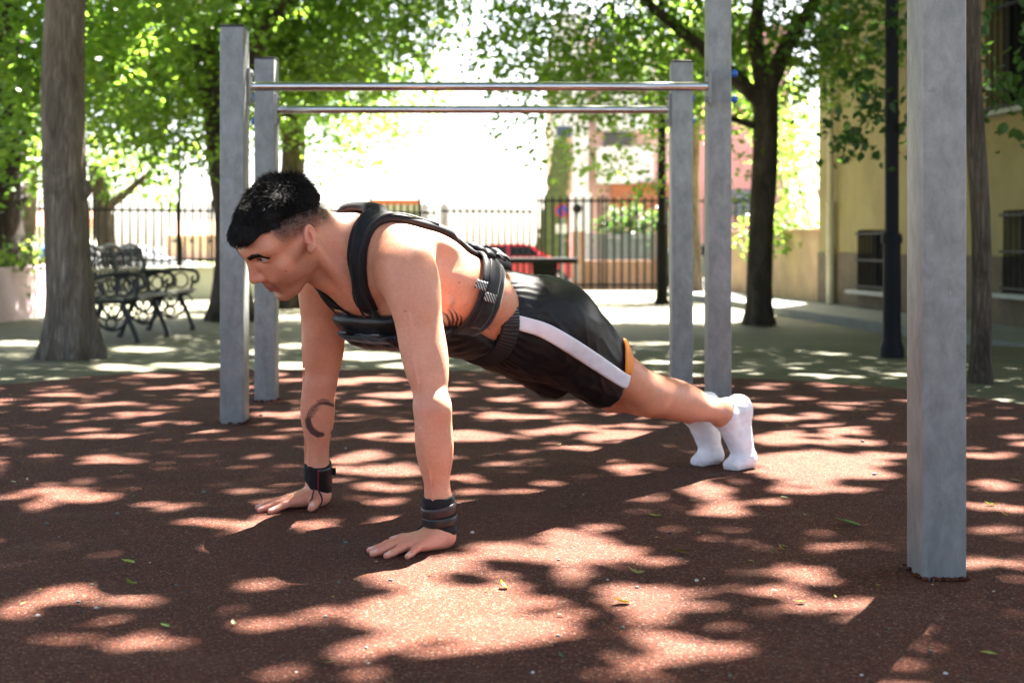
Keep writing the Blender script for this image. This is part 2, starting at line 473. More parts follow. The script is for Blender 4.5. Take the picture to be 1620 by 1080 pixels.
for i in range(6):
    block('shutter_slat', 1159, 1186, 302 + i * 7, 65.88, .04, m_gry, pinkb, zbot=306 + i * 7)
# tan wall overgrown with ivy, ragged sloping edge
m_tan = simple('tan_wall', (.52, .36, .19), (.44, .30, .16), 2, .9)
m_ivy = simple('ivy', (.115, .145, .035), (.07, .095, .02), 5, .8, bstr=.8, bscale=16, bdist=.08)
ivw = empty('ivy_wall', tuple(P3(868, 470, 56)), 'tan gable wall with olive ivy, sloping edge against the white sky', 'wall')
q = [P3(838, 470, 56), P3(853, 380, 56), P3(862, 330, 56), P3(872, 275, 56), P3(884, 225, 56), P3(905, 215, 56), P3(905, 470, 56)]
MB().prism(q, (0, .5, 0)).build('wall', m_tan, ivw)
r5 = np.random.default_rng(5); mb = MB()
for i in range(330):
    y = r5.uniform(225, 465); xl = np.interp(y, [225, 275, 330, 380, 470], [886, 874, 865, 857, 848])
    x = r5.uniform(xl, 892); c = P3(x, y, 55.93)
    mb.ball(c, r5.uniform(.15, .30), (1, .35, 1.1), Matrix.Rotation(r5.uniform(0, 3), 3, 'Y'), 1)
o = mb.build('ivy', m_ivy, ivw)
# brick wall with pillar, louvred railing and hedge
bw = empty('brick_wall', tuple(P3(980, 458, 42)), 'low tan brick wall with pillar and grey louvred panels seen through the gate', 'wall')
block('wall', 926, 1046, 412, 42, .4, m_brk, bw)
block('pillar', 906, 926, 366, 41.8, .8, m_brk, bw); block('pillar_cap', 903.5, 928.5, 361, 41.7, 1.0, m_wh, bw, zbot=366)
block('pillar', 1040, 1056, 366, 41.8, .8, m_brk, bw)
for k in range(7):
    block('louvre', 927, 1039, 370 + k * 6, 42.1, .06, m_gry, bw, zbot=374 + k * 6)
block('utility_box', 905, 936, 305, 46, 1.5, m_wh, empty('kiosk', tuple(P3(920, 458, 46)), 'small white kiosk behind the tan brick pillar', 'kiosk'))
# street sign
m_red = simple('sign_red', (.55, .02, .03), rough=.5); m_blue = simple('sign_blue', (.02, .06, .42), rough=.5); m_swh = simple('sign_white', (.75, .75, .75), rough=.5)
sg = empty('no_parking_sign', tuple(P3(889, 458, 34)), 'round blue and red no parking sign on a pole behind the gate', 'sign')
c = P3(889, 333, 34)
def disc(name, c, r, th, mat, parent, y=0.0):
    mb = MB(); mb.tube([c + Vector((0, y, 0)), c + Vector((0, y - th, 0))], r, 28); return mb.build(name, mat, parent)
disc('disc', c, .168, .012, m_red, sg); disc('face', c, .128, .010, m_blue, sg, -.008)
mb = MB(); mb.box(c + Vector((0, -.020, 0)), (.27, .006, .038), Matrix.Rotation(math.radians(45), 3, 'Y')); mb.build('slash', m_red, sg)
mb = MB(); mb.tube([(c.x, 34.03, FALLZ), (c.x, 34.03, c.z + .12)], .028, 10); mb.build('pole', m_gry, sg)
mb = MB(); mb.box(P3(889, 362, 34) + Vector((0, 0, 0)), (.30, .012, .22)); mb.build('plate', m_swh, sg)
sg2 = empty('street_sign', tuple(P3(912, 458, 35)), 'small dark round sign on a pole beside the no parking sign', 'sign')
c = P3(913, 330, 35); disc('disc', c, .12, .012, m_blk, sg2); mb = MB(); mb.tube([(c.x, 35.03, FALLZ), (c.x, 35.03, c.z)], .026, 10); mb.build('pole', m_gry, sg2)
mb = MB(); mb.box(P3(911, 352, 35), (.14, .012, .20)); mb.build('plate', m_swh, sg2)
# notice board
nb_ = empty('notice_board', tuple(P3(625, 458, 33)), 'pale notice board with an orange red top strip behind the railing', 'sign')
c0, c1 = P3(588, 321, 33), P3(662, 350, 33)
mb = MB(); mb.box(((c0.x + c1.x) / 2, 33, (c0.z + c1.z) / 2 - .25), (c1.x - c0.x, .05, c0.z - c1.z + .5)); mb.build('panel', simple('board_cream', (.52, .50, .36), (.42, .44, .28), 3, .6), nb_)
mb = MB(); mb.box(((c0.x + c1.x) / 2, 32.97, c0.z + .02), (c1.x - c0.x + .02, .09, .10)); mb.build('top_strip', simple('board_orange', (.62, .14, .05), rough=.6), nb_)
for x in (c0.x - .03, c1.x + .03): mb = MB(); mb.box((x, 33, (c0.z + .12 + FALLZ) / 2), (.06, .07, c0.z + .12 - FALLZ)); mb.build('post', m_blk, nb_)
# far houses on the left horizon
far = [(40, 130, 352, 95, m_wh, 'white'), (262, 345, 366, 110, m_pk, 'pink'), (640, 730, 374, 130, m_wh, 'pale')]
for px0, px1, yt, d, mt, nm in far:
    h_ = empty('far_house', tuple(P3((px0 + px1) / 2, 400, d)), f'far {nm} house on the horizon behind the railing, {"left of" if px1 < 460 else "right of"} the man\'s head', 'house')
    block('wall', px0, px1, yt + 6, d, 6, mt, h_)
    a, b_ = P3(px0 - 3, yt + 6, d - .4), P3(px1 + 3, yt + 6, d - .4); rz = P3(0, yt, d).z
    MB().prism([(a.x, d - .4, a.z), (a.x, d + 6.4, a.z), (a.x, d + 3, rz + .9)], (b_.x - a.x, 0, 0)).build('roof', m_ter, h_)
    for k in range(3):
        xm = px0 + (px1 - px0) * (k + .5) / 3
        block('window', xm - 4, xm + 4, yt + 12, d - .05, .04, m_win, h_, zbot=yt + 18)

# =================================================================== cars
def car_profile(L, H_):
    """Side outline (x along the car, z up) of the body and of the glasshouse."""
    body_ = [(0, .26), (0, .52), (.04, .60), (.23, .70), (.30, .72), (.86, .74), (.97, .70), (1.0, .56), (1.0, .30), (.97, .24), (.03, .22)]
    roof_ = [(.25, .70), (.38, .96), (.46, 1.0), (.70, .99), (.80, .93), (.92, .72)]
    return [(x * L, z * H_) for x, z in body_], [(x * L, z * H_) for x, z in roof_]
m_tyre = simple('tyre', (.018, .018, .018), rough=.85); m_rim = simple('rim', (.45, .46, .48), rough=.3, metal=.8)
m_lens = simple('headlamp', (.70, .72, .74), rough=.1); m_tail = simple('tail_lamp', (.5, .02, .02), rough=.2)
def car(loc, heading, paint, label, L=4.1, W=1.72, H_=1.45):
    t = empty('parked_car', tuple(loc), label, 'car', None); t.rotation_euler = (0, 0, heading)
    bd, rf = car_profile(L, H_)
    def child(o, par=t): o.parent = par; return o
    mb = MB(); mb.prism([(x - L / 2, -W / 2, z) for x, z in bd], (0, W, 0))
    bmesh.ops.bevel(mb.bm, geom=mb.bm.edges[:], offset=.05, segments=2, affect='EDGES'); body_o = child(mb.build('body', paint, None, True, 50))
    mb = MB(); n = len(rf)
    lo = [mb.bm.verts.new((x - L / 2, -W / 2 * (.94 if z < .8 * H_ else .78), z)) for x, z in rf]; hi = [mb.bm.verts.new((x - L / 2, W / 2 * (.94 if z < .8 * H_ else .78), z)) for x, z in rf]
    mb.bm.faces.new(lo); mb.bm.faces.new(hi[::-1])
    for i in range(n): mb.bm.faces.new((lo[i], hi[i], hi[(i + 1) % n], lo[(i + 1) % n]))
    bmesh.ops.bevel(mb.bm, geom=mb.bm.edges[:], offset=.035, segments=2, affect='EDGES'); child(mb.build('cabin', paint, None, True, 50))
    for sd in (-1, 1):
        for x0, x1, x2, x3 in ((.33, .40, .56, .56), (.58, .58, .72, .80)):
            mb = MB(); z0, z1 = .735 * H_, .935 * H_; y0, y1 = sd * W / 2 * .925 + sd * .012, sd * W / 2 * .80 + sd * .012
            q = [(x0 * L - L / 2, y0, z0), (x3 * L - L / 2, y0, z0), (x2 * L - L / 2, y1, z1), (x1 * L - L / 2, y1, z1)]
            mb.prism(q, (0, sd * .012, 0)); child(mb.build('window', m_glass))
        for x in (.19, .81):
            mb = MB(); c = Vector((x * L - L / 2, sd * (W / 2 - .10), .31)); mb.tube([c - Vector((0, .11, 0)), c + Vector((0, .11, 0))], .31, 24)
            wo_ = child(mb.build('wheel', m_tyre, None, True, 40)); mb = MB(); mb.tube([c + Vector((0, sd * .06, 0)), c + Vector((0, sd * .118, 0))], .19, 16); child(mb.build('rim', m_rim, None, True, 40), wo_)
        mb = MB(); mb.ball((.02 * L - L / 2 + .02, sd * W * .36, .60 * H_ * .98), .12, (.6, 1.2, .7)); child(mb.build('headlight', m_lens, None, True, 90))
        mb = MB(); mb.box((L / 2 - .03, sd * W * .38, .60 * H_), (.08, .26, .16), None, .01); child(mb.build('tail_light', m_tail))
        mb = MB(); mb.ball((.34 * L - L / 2, sd * (W / 2 + .06), .76 * H_), .09, (.7, 1.2, .8)); child(mb.build('mirror', paint, None, True, 90))
    mb = MB(); mb.prism([(.262 * L - L / 2 - .03, -W / 2 * .80, .745 * H_), (.262 * L - L / 2 - .03, W / 2 * .80, .745 * H_), (.375 * L - L / 2 - .03, W / 2 * .70, .945 * H_), (.375 * L - L / 2 - .03, -W / 2 * .70, .945 * H_)], (.012, 0, 0)); child(mb.build('windscreen', m_glass))
    mb = MB(); mb.box((-L / 2 - .005, 0, .30 * H_), (.03, W * .7, .12)); child(mb.build('grille', m_tyre))
    return t
def paint(nm, c): 
    m = simple(nm, c, tuple(x * .95 for x in c), 2, .3); m.node_tree.nodes['Principled BSDF'].inputs['Coat Weight'].default_value = .6; return m
car((at(818, 0, 47.0).x, 47.0, ROADZ), math.pi, paint('paint_red', (.55, .012, .03)), 'bright red parked car behind the concrete table and railing', 4.2, 1.75, 1.46)
car((at(1130, 0, 47.0).x, 47.0, ROADZ), math.pi, paint('paint_teal', (.03, .09, .10)), 'dark teal parked car seen between the two right posts', 4.2, 1.75, 1.46)
car((at(52, 0, 47.0).x, 47.0, ROADZ), math.pi, paint('paint_blue', (.02, .10, .45)), 'blue parked car behind the shrubs at far left', 4.0, 1.70, 1.42)
car((at(205, 0, 47.0).x, 47.0, ROADZ), math.pi, paint('paint_white', (.70, .70, .70)), 'white parked car behind the back of the iron bench', 4.1, 1.72, 1.42)
# =================================================================== trees
def bark(name, c1, c2, sc=9):
    m, nt, b = mat_new(name); p = geo_pos(nt, (1, 1, .28))
    c = ramp(nt, noise(nt, sc, 7, .72, p, .6), [(.28, tuple(x * .55 for x in c2)), (.48, c2), (.62, c1), (.8, tuple(min(1, x * 1.25) for x in c1))])
    nt.links.new(c, b.inputs['Base Color']); b.inputs['Roughness'].default_value = .9; b.inputs['Specular IOR Level'].default_value = .2
    
    fu = N(nt, 'ShaderNodeTexVoronoi', feature='DISTANCE_TO_EDGE'); fu.inputs['Scale'].default_value = sc * 5.2; nt.links.new(geo_pos(nt, (1, 1, .10)), fu.inputs['Vector'])
    nt.links.new(mix(nt, ramp(nt, fu.outputs['Distance'], [(.01, (.35, .35, .35)), (.16, (0, 0, 0))]), c, tuple(x * .42 for x in c2)), b.inputs['Base Color'])
    hs = N(nt, 'ShaderNodeMath', operation='ADD'); nt.links.new(ramp(nt, fu.outputs['Distance'], [(0, (0, 0, 0)), (.16, (.35, .35, .35))]), hs.inputs[0]); nt.links.new(noise(nt, sc * 3.2, 6, .7, p, .4), hs.inputs[1])
    bump(nt, b, hs.outputs[0], 1.0, .04); return m
m_bark = bark('bark_grey', (.33, .27, .21), (.21, .165, .125))
m_bark2 = bark('bark_dark', (.15, .115, .080), (.085, .064, .046))
m_palm = bark('palm_bark', (.080, .062, .045), (.035, .026, .020), 14)

def leaf_mat(name, c, tr):
    m, nt, b = mat_new(name)
    at_ = N(nt, 'ShaderNodeAttribute', attribute_name='shade'); sp = N(nt, 'ShaderNodeSeparateColor'); nt.links.new(at_.outputs['Color'], sp.inputs[0])
    base = ramp(nt, sp.outputs[0], [(0, tuple(x * .6 for x in c)), (.5, c), (1, tuple(min(1, x * 1.5) for x in c))])
    trn = ramp(nt, sp.outputs[1], [(0, tuple(x * .65 for x in tr)), (.5, tr), (1, (min(1, tr[0] * 1.5), min(1, tr[1] * 1.2), tr[2] * 1.1))])
    nt.links.new(base, b.inputs['Base Color']); b.inputs['Roughness'].default_value = .42; b.inputs['Specular IOR Level'].default_value = .45
    t = N(nt, 'ShaderNodeBsdfTranslucent'); nt.links.new(trn, t.inputs['Color'])
    mx = N(nt, 'ShaderNodeMixShader'); mx.inputs[0].default_value = .52
    nt.links.new(b.outputs[0], mx.inputs[1]); nt.links.new(t.outputs[0], mx.inputs[2])
    nt.links.new(mx.outputs[0], nt.nodes['Material Output'].inputs['Surface']); return m
m_leaf = leaf_mat('leaf_green', (.058, .118, .022), (.25, .46, .045))
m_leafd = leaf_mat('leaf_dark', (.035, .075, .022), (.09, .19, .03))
m_leafb = leaf_mat('leaf_bright', (.075, .140, .026), (.28, .48, .06))

LEAF = np.array([(0, 0, 0), (.30, .22, .10), (.36, .55, .12), (0, 1.0, -.05), (-.36, .55, .12), (-.30, .22, .10), (0, .5, 0)], float)
LEAF_F = np.array([(0, 1, 2, 6), (6, 2, 3, 3), (0, 6, 4, 5), (6, 3, 4, 4)])
LEAF_Q = np.array([(0, 1, 2, 3), (0, 3, 4, 5)])
def leaves(P, size, seed, droop=.45, mat=None, name='crown', parent=None, flat=0.0):
    """One mesh of folded, pointed leaves at points P."""
    r_ = np.random.default_rng(seed); n = len(P)
    yaw = r_.uniform(0, 2 * np.pi, n); pit = r_.normal(-droop, .45, n) * (1 - flat) ; rol = r_.normal(0, .6 * (1 - flat * .6), n)
    f = np.stack([np.cos(yaw) * np.cos(pit), np.sin(yaw) * np.cos(pit), np.sin(pit)], 1)
    s0 = np.stack([-np.sin(yaw), np.cos(yaw), np.zeros(n)], 1); u0 = np.cross(s0, f)
    s_ = s0 * np.cos(rol)[:, None] + u0 * np.sin(rol)[:, None]; u_ = np.cross(s_, f)
    sz = size * r_.uniform(.65, 1.25, n)
    L = LEAF[:6]
    V = P[:, None, :] + sz[:, None, None] * (s_[:, None, :] * L[None, :, :1] + f[:, None, :] * (L[None, :, 1:2] - .5) + u_[:, None, :] * L[None, :, 2:])
    F = (np.arange(n) * 6)[:, None, None] + LEAF_Q[None]
    o = mesh_np(name, V.reshape(-1, 3), F.reshape(-1, 4), mat, smooth=False)
    a = o.data.color_attributes.new('shade', 'FLOAT_COLOR', 'POINT')
    c = np.repeat(np.stack([r_.random(n), r_.random(n), r_.random(n), np.ones(n)], 1), 6, axis=0)
    a.data.foreach_set('color', c.astype(np.float32).ravel())
    link(o)
    if parent is not None: place(o, parent)
    o['kind'] = 'stuff'
    return o
DENS = 2.45
def clump_points(clumps, dens, seed):
    """Twigs inside ellipsoids (px, py, d, rx, ry in photo pixels, depth radius in metres), several leaves along each."""
    r_ = np.random.default_rng(seed); out = []
    for px, py, d, rx, ry, rz in clumps:
        c = np.array(at(px, py, d)); R = np.array([rx * d / F_PX, rz, ry * d / F_PX])
        n = max(8, int(dens * DENS * R[0] * R[1] * R[2] * 4.19 / 7))
        u = r_.normal(size=(n, 3)); u /= np.linalg.norm(u, axis=1)[:, None]; u *= r_.random(n)[:, None] ** .42
        tw = c + u * R
        dr = r_.normal(size=(n, 3)) + u * .8 + np.array([0, 0, -.35]); dr /= np.linalg.norm(dr, axis=1)[:, None]
        for k in range(7):
            out.append(tw + dr * (.055 * k) + r_.normal(size=(n, 3)) * .030)
    return np.concatenate(out)
def limb(mb, pts, r0, r1, seed=0, seg=10, wob=.03):
    r_ = random.Random(seed); P = [Vector(p) for p in pts]; Q = []
    for i in range(len(P) - 1):
        for k in range(4):
            t = k / 4; q = P[i].lerp(P[i + 1], t); Q.append(q + Vector((r_.uniform(-1, 1), r_.uniform(-1, 1), 0)) * wob * r0 * 2)
    Q.append(P[-1]); n = len(Q)
    mb.tube(Q, [r0 + (r1 - r0) * i / (n - 1) for i in range(n)], seg)
def flare_trunk(base, top, r0, r1, seed, lobes=7, zflare=.5, amp=.35, height_seg=26):
    """Trunk with spreading root flare and lumpy section; base and top are points, mesh as MB."""
    mb = MB(); r_ = random.Random(seed); rings = []; seg = 28; base, top = Vector(base), Vector(top)
    ph = [r_.uniform(0, 6.28) for _ in range(4)]
    for i in range(height_seg + 1):
        t = (i / height_seg) ** 1.25; q = base.lerp(top, t); h = q.z - base.z
        r = r0 + (r1 - r0) * t; fl = math.exp(-h / zflare * 2.4)
        q = q + Vector((math.sin(t * 7 + ph[0]) * .02, math.sin(t * 5 + ph[1]) * .02, 0)) * (t > 0)
        ring = []
        for k in range(seg):
            a = 2 * math.pi * k / seg
            rr = r * (1 + .05 * math.sin(3 * a + ph[2] + t * 6) + .035 * math.sin(5 * a - t * 11 + ph[3])) * (1 + fl * (.38 + amp * math.sin(lobes * a + ph[1])))
            ring.append(mb.bm.verts.new((q.x + rr * math.cos(a), q.y + rr * math.sin(a), q.z - (.06 if i == 0 else 0))))
        rings.append(ring)
    for i in range(height_seg):
        for k in range(seg): mb.bm.faces.new((rings[i][k], rings[i][(k + 1) % seg], rings[i + 1][(k + 1) % seg], rings[i + 1][k]))
    mb.bm.faces.new(rings[-1]); return mb
def tree(name, label, base, cat='tree'):
    return empty(name, tuple(base), label, cat, None)
def gp(px, py):
    q = on_ground(px, py); return q
def z_at(p, z): return Vector((p.x, p.y, z))

# ---- 1 near left tree
b1 = gp(112, 566); T1 = tree('broadleaf_tree', 'grey barked tree with flared roots, nearest at left, in front of the iron bench', b1)
top1 = at(98, -260, b1.y); m = flare_trunk(b1, top1, .146, .120, 3, zflare=.42)
m.ball(at(134, 300, b1.y - .06), .045, (1, .8, 1.5)); limb(m, [at(98, -240, b1.y), at(60, -420, b1.y - .8), at(300, -640, b1.y - 2.0)], .10, .05, 1)
limb(m, [at(98, -240, b1.y), at(200, -420, b1.y + .6), at(500, -560, b1.y + .4)], .09, .04, 2)
m.build('trunk', m_bark, T1, True, 70)
leaves(clump_points([(20, 40, 10.5, 130, 120, .8), (190, 30, 11, 150, 90, .9), (30, 170, 12, 70, 130, .7), (300, -20, 10, 150, 60, .8), (180, 130, 12.5, 60, 80, .5)], 420, 1), .078, 11, mat=m_leaf, parent=T1)
# ---- palm at far left
bp_ = Vector((at(0, 0, 19.8).x, 19.8, FALLZ)); TP = tree('palm_tree', 'thick dark palm trunk with old leaf bases, far left behind the planter', bp_, 'palm tree')
mb = MB(); mb.lathe((bp_.x, bp_.y, bp_.z), [(.44, -.1), (.42, .3), (.36, .7), (.30, 1.3), (.27, 2.2), (.27, 3.2), (.30, 4.4)], 26); mb.build('trunk', m_palm, TP, True, 60)
r5 = random.Random(4); boots = []
proto_b = None
for i in range(64):
    z = 1.55 + i * .045; a = i * 2.4; r = .275
    mb = MB(); q = Vector((bp_.x + r * math.cos(a), bp_.y + r * math.sin(a), bp_.z + z))
    R_ = Matrix.Rotation(a, 3, 'Z') @ Matrix.Rotation(math.radians(28), 3, 'Y')
    if proto_b is None:
        mb.prism([(-.01, -.085, -.10), (.035, -.06, .10), (.05, 0, .16), (.035, .06, .10), (-.01, .085, -.10)], (.045, 0, .01)); proto_b = mb.build('leaf_base', m_palm); o = proto_b
    else:
        o = proto_b.copy(); COL.objects.link(o)
    o.parent = TP; o.location = q - bp_; o.rotation_euler = R_.to_euler()
m_frond = leaf_mat('palm_frond', (.04, .075, .02), (.12, .22, .03))
for i in range(14):
    a = i * 2.4; top = bp_ + Vector((0, 0, 4.4)); mb = MB()
    pts = [top + Vector((math.cos(a) * s * 2.2, math.sin(a) * s * 2.2, .9 * math.sin(s * 2.6) - .5 * s)) for s in np.linspace(.1, 1, 9)]
    for k in range(8):
        d_ = (pts[k + 1] - pts[k]).normalized(); sd_ = d_.cross(Vector((0, 0, 1))).normalized()
        for s in (-1, 1):
            for j in (0, .5):
                p0 = pts[k].lerp(pts[k + 1], j); mb.poly([p0, p0 + d_ * .06, p0 + sd_ * s * .38 + d_ * .25 + Vector((0, 0, -.12))])
    mb.build('frond', m_frond, TP)
# ---- 3 tree behind the left posts
b3 = gp(372, 506); T3_ = tree('broadleaf_tree', 'tree half hidden behind the two left posts, its full crown filling the upper left', b3)
m = flare_trunk(b3, at(352, 210, b3.y), .22, .19, 5, zflare=.5)
limb(m, [at(352, 225, b3.y), at(330, 120, b3.y), at(290, -40, b3.y + .3), at(240, -220, b3.y + .5)], .18, .08, 3)
limb(m, [at(354, 215, b3.y), at(400, 80, b3.y - .3), at(500, -60, b3.y - .4), at(620, -160, b3.y - .4)], .13, .05, 4)
limb(m, [at(345, 190, b3.y), at(400, 150, b3.y + .4), at(470, 190, b3.y + .4)], .07, .02, 5)
m.build('trunk', m_bark2, T3_, True, 70)
leaves(clump_points([(210, 90, 17, 130, 110, 1.1), (330, 60, 18.5, 120, 110, 1.1), (460, 60, 18.5, 110, 100, 1.1), (560, 40, 17.5, 110, 90, 1.1), (640, -20, 18, 90, 80, 1.0), (270, 190, 17.5, 80, 85, .7),
    (200, 215, 16.5, 80, 60, .6), (320, 240, 16.8, 35, 45, .4), (600, 130, 18.5, 70, 55, .7), (480, 150, 19, 90, 70, .8), (675, 95, 18.5, 38, 40, .4), (430, -60, 18, 240, 90, 1.2), (160, -30, 17, 150, 90, 1.0), (250, 130, 19.5, 150, 90, .9), (420, 120, 19.5, 130, 90, .9), (560, 100, 19, 110, 70, .8), (160, 150, 19, 90, 90, .8)], 330, 2), .080, 12, mat=m_leaf, parent=T3_)
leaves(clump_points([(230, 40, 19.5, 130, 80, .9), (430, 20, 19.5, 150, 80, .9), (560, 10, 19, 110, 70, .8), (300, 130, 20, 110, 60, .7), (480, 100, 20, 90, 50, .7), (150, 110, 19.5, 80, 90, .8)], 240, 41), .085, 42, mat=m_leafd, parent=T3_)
leaves(clump_points([(665, 30, 18, 55, 50, .6), (700, 10, 17.6, 36, 36, .5), (690, 60, 18.2, 30, 22, .35), (720, -30, 18, 50, 40, .5), (705, 160, 20.5, 18, 14, .2)], 300, 43), .085, 44, mat=m_leafb, parent=T3_)
# ---- 4 tree further back over the head
b4 = gp(462, 487); T4 = tree('broadleaf_tree', 'slightly farther tree whose dark trunk rises behind the man\'s head', b4)
m = flare_trunk(b4, at(462, 205, b4.y), .20, .17, 8)
limb(m, [at(462, 215, b4.y), at(500, 150, b4.y), at(600, 90, b4.y)], .13, .04, 6); limb(m, [at(462, 215, b4.y), at(420, 140, b4.y), at(380, 40, b4.y)], .12, .04, 7)
m.build('trunk', m_bark2, T4, True, 70)
leaves(clump_points([(520, 215, 21.5, 75, 40, .6), (585, 205, 21, 70, 42, .6), (640, 175, 21.5, 55, 38, .5), (545, 255, 20.5, 42, 24, .35), (600, 258, 20.8, 36, 18, .3), (430, 200, 21.5, 60, 50, .5), (500, 120, 22, 120, 70, 1.0), (535, 285, 20.6, 16, 18, .2), (690, 130, 21, 40, 30, .4), (655, 215, 21.2, 26, 14, .25)], 300, 3), .082, 13, mat=m_leafb, parent=T4)
# ---- 5 dark right tree
b5 = gp(1200, 513); T5 = tree('broadleaf_tree', 'dark forked tree standing just right of the tall steel post', b5)
m = flare_trunk(b5, at(1212, 140, b5.y), .150, .150, 9, zflare=.35, amp=.2)
limb(m, [at(1212, 150, b5.y), at(1240, 80, b5.y), at(1280, 20, b5.y), at(1330, -80, b5.y)], .12, .06, 8)
limb(m, [at(1210, 150, b5.y), at(1195, 70, b5.y), at(1200, -20, b5.y), at(1180, -160, b5.y)], .11, .06, 9)
limb(m, [at(1206, 165, b5.y), at(1150, 110, b5.y - .3), at(1090, 60, b5.y - .5), at(1030, 10, b5.y - .6), at(960, -60, b5.y - .6)], .10, .04, 10)
limb(m, [at(1196, 200, b5.y), at(1165, 190, b5.y - .1), at(1130, 180, b5.y - .2)], .05, .03, 11)
m.build('trunk', m_bark2, T5, True, 70)
leaves(clump_points([(800, 50, 16, 70, 75, .7), (880, 60, 16.5, 95, 85, .9), (970, 70, 16, 95, 85, .9), (1050, 50, 17, 90, 95, .9), (1140, 40, 17.5, 90, 90, .9), (1260, 50, 17, 100, 90, .9), (1370, 40, 16, 90, 70, .8),
    (900, 150, 16.5, 70, 35, .5), (985, 165, 16.8, 70, 40, .5), (1080, 160, 18, 60, 60, .6), (1170, 150, 17.8, 50, 60, .5), (1290, 130, 17.5, 70, 45, .5), (820, 150, 16.2, 42, 40, .4), (760, 20, 16.5, 46, 60, .4), (755, 100, 16.6, 30, 40, .3), (790, 190, 16.5, 30, 24, .25), (870, 200, 16.6, 46, 30, .35), (1000, -70, 16.5, 320, 70, 1.1), (830, 190, 16.3, 24, 30, .25),
    (840, 245, 16.4, 26, 12, .2), (930, 225, 16.6, 40, 18, .3), (930, 120, 17.5, 90, 70, .7), (1010, 130, 17.6, 80, 70, .7), (1090, 110, 18.2, 70, 80, .7), (1170, 110, 18.5, 70, 80, .7), (860, 110, 17, 60, 60, .6), (760, 80, 16.8, 30, 50, .35), (1230, 100, 18.2, 70, 70, .7), (1320, 100, 17.8, 70, 60, .6)], 255, 4), .078, 14, mat=m_leaf, parent=T5)
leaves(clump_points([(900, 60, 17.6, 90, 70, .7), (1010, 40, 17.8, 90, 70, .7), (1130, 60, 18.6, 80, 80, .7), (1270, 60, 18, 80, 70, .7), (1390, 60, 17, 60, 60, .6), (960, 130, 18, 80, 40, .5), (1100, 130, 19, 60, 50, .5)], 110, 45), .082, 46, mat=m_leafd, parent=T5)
leaves(clump_points([(985, 262, 17.2, 40, 20, .3), (1030, 285, 17.0, 26, 16, .2), (940, 255, 17.4, 24, 16, .2), (1010, 225, 17.6, 50, 26, .3), (1050, 240, 17.3, 30, 30, .3), (1185, 250, 17, 26, 40, .3), (1160, 300, 17.1, 14, 22, .2), (900, 250, 17.2, 20, 14, .2)], 300, 5), .080, 15, mat=m_leafb, parent=T5)
# ---- 6 slim tree behind the right posts
b6 = gp(1102, 470); T6 = tree('broadleaf_tree', 'slim brown trunk showing between the two right posts', b6)
m = flare_trunk(b6, at(1100, 100, b6.y), .085, .07, 13, amp=.15); m.build('trunk', m_bark, T6, True, 70)
leaves(clump_points([(1090, 60, 24.5, 110, 80, .9), (1150, 150, 25, 60, 60, .5), (1240, 170, 25, 60, 70, .6), (1250, 230, 26, 50, 55, .5), (1060, 170, 24.5, 36, 40, .4)], 200, 6), .11, 16, mat=m_leafb, parent=T6)
# ---- 7 slim trunk right of the near post, its branches hang over the yellow wall
b7 = gp(1553, 603); T7 = tree('broadleaf_tree', 'slender dark trunk at far right, just behind the near steel post', b7)
m = flare_trunk(b7, at(1538, -150, b7.y + .05), .047, .042, 15, zflare=.12, amp=.1)
limb(m, [at(1538, -140, b7.y), at(1450, -300, b7.y + .5), at(1200, -420, b7.y + 1.0)], .04, .02, 12)
limb(m, [at(1538, -140, b7.y), at(1560, -500, b7.y + .2), at(1300, -900, b7.y + .4)], .04, .02, 13)
m.build('trunk', m_bark2, T7, True, 70)
leaves(clump_points([(1375, 120, 9.8, 50, 40, .25), (1345, 175, 10.0, 34, 28, .2), (1400, 40, 9.6, 60, 50, .3), (1590, 120, 8.6, 30, 26, .15), (1560, 55, 8.4, 40, 24, .15), (1606, 160, 8.8, 22, 22, .12), (1320, 50, 10.2, 60, 46, .3), (1420, 190, 9.4, 16, 24, .12), (1355, 205, 10, 12, 12, .1)], 460, 7), .075, 17, droop=.8, mat=m_leafd, parent=T7)
# ---- small trunk behind the near left tree, and the tree beyond the railing
b8 = gp(48, 482); T8 = tree('broadleaf_tree', 'grey trunk between the palm and the nearest left tree, at the railing', b8)
m = flare_trunk(b8, at(46, 120, b8.y), .12, .10, 17); m.build('trunk', m_bark, T8, True, 70)
leaves(clump_points([(70, 190, 22, 70, 90, .6), (60, 270, 22, 34, 40, .4), (30, 240, 21, 40, 50, .4)], 240, 8), .095, 18, mat=m_leafb, parent=T8)
b9 = Vector((at(178, 0, 36).x, 36, FALLZ)); T9 = tree('broadleaf_tree', 'leaning tree across the road beyond the railing, left of the thin lamp post', b9)
m = MB(); limb(m, [b9, at(170, 400, 36), at(162, 330, 36), at(150, 260, 36)], .30, .18, 14); limb(m, [at(160, 335, 36), at(205, 300, 36), at(240, 270, 36)], .14, .06, 15)
m.build('trunk', m_bark2, T9, True, 70)
leaves(clump_points([(175, 285, 36, 60, 36, .9), (235, 290, 36.5, 44, 34, .8), (215, 240, 37, 70, 40, 1.0), (140, 260, 36, 40, 40, .8), (280, 235, 37, 40, 34, .7), (270, 300, 36.5, 18, 22, .4)], 60, 9), .15, 19, mat=m_leafb, parent=T9)
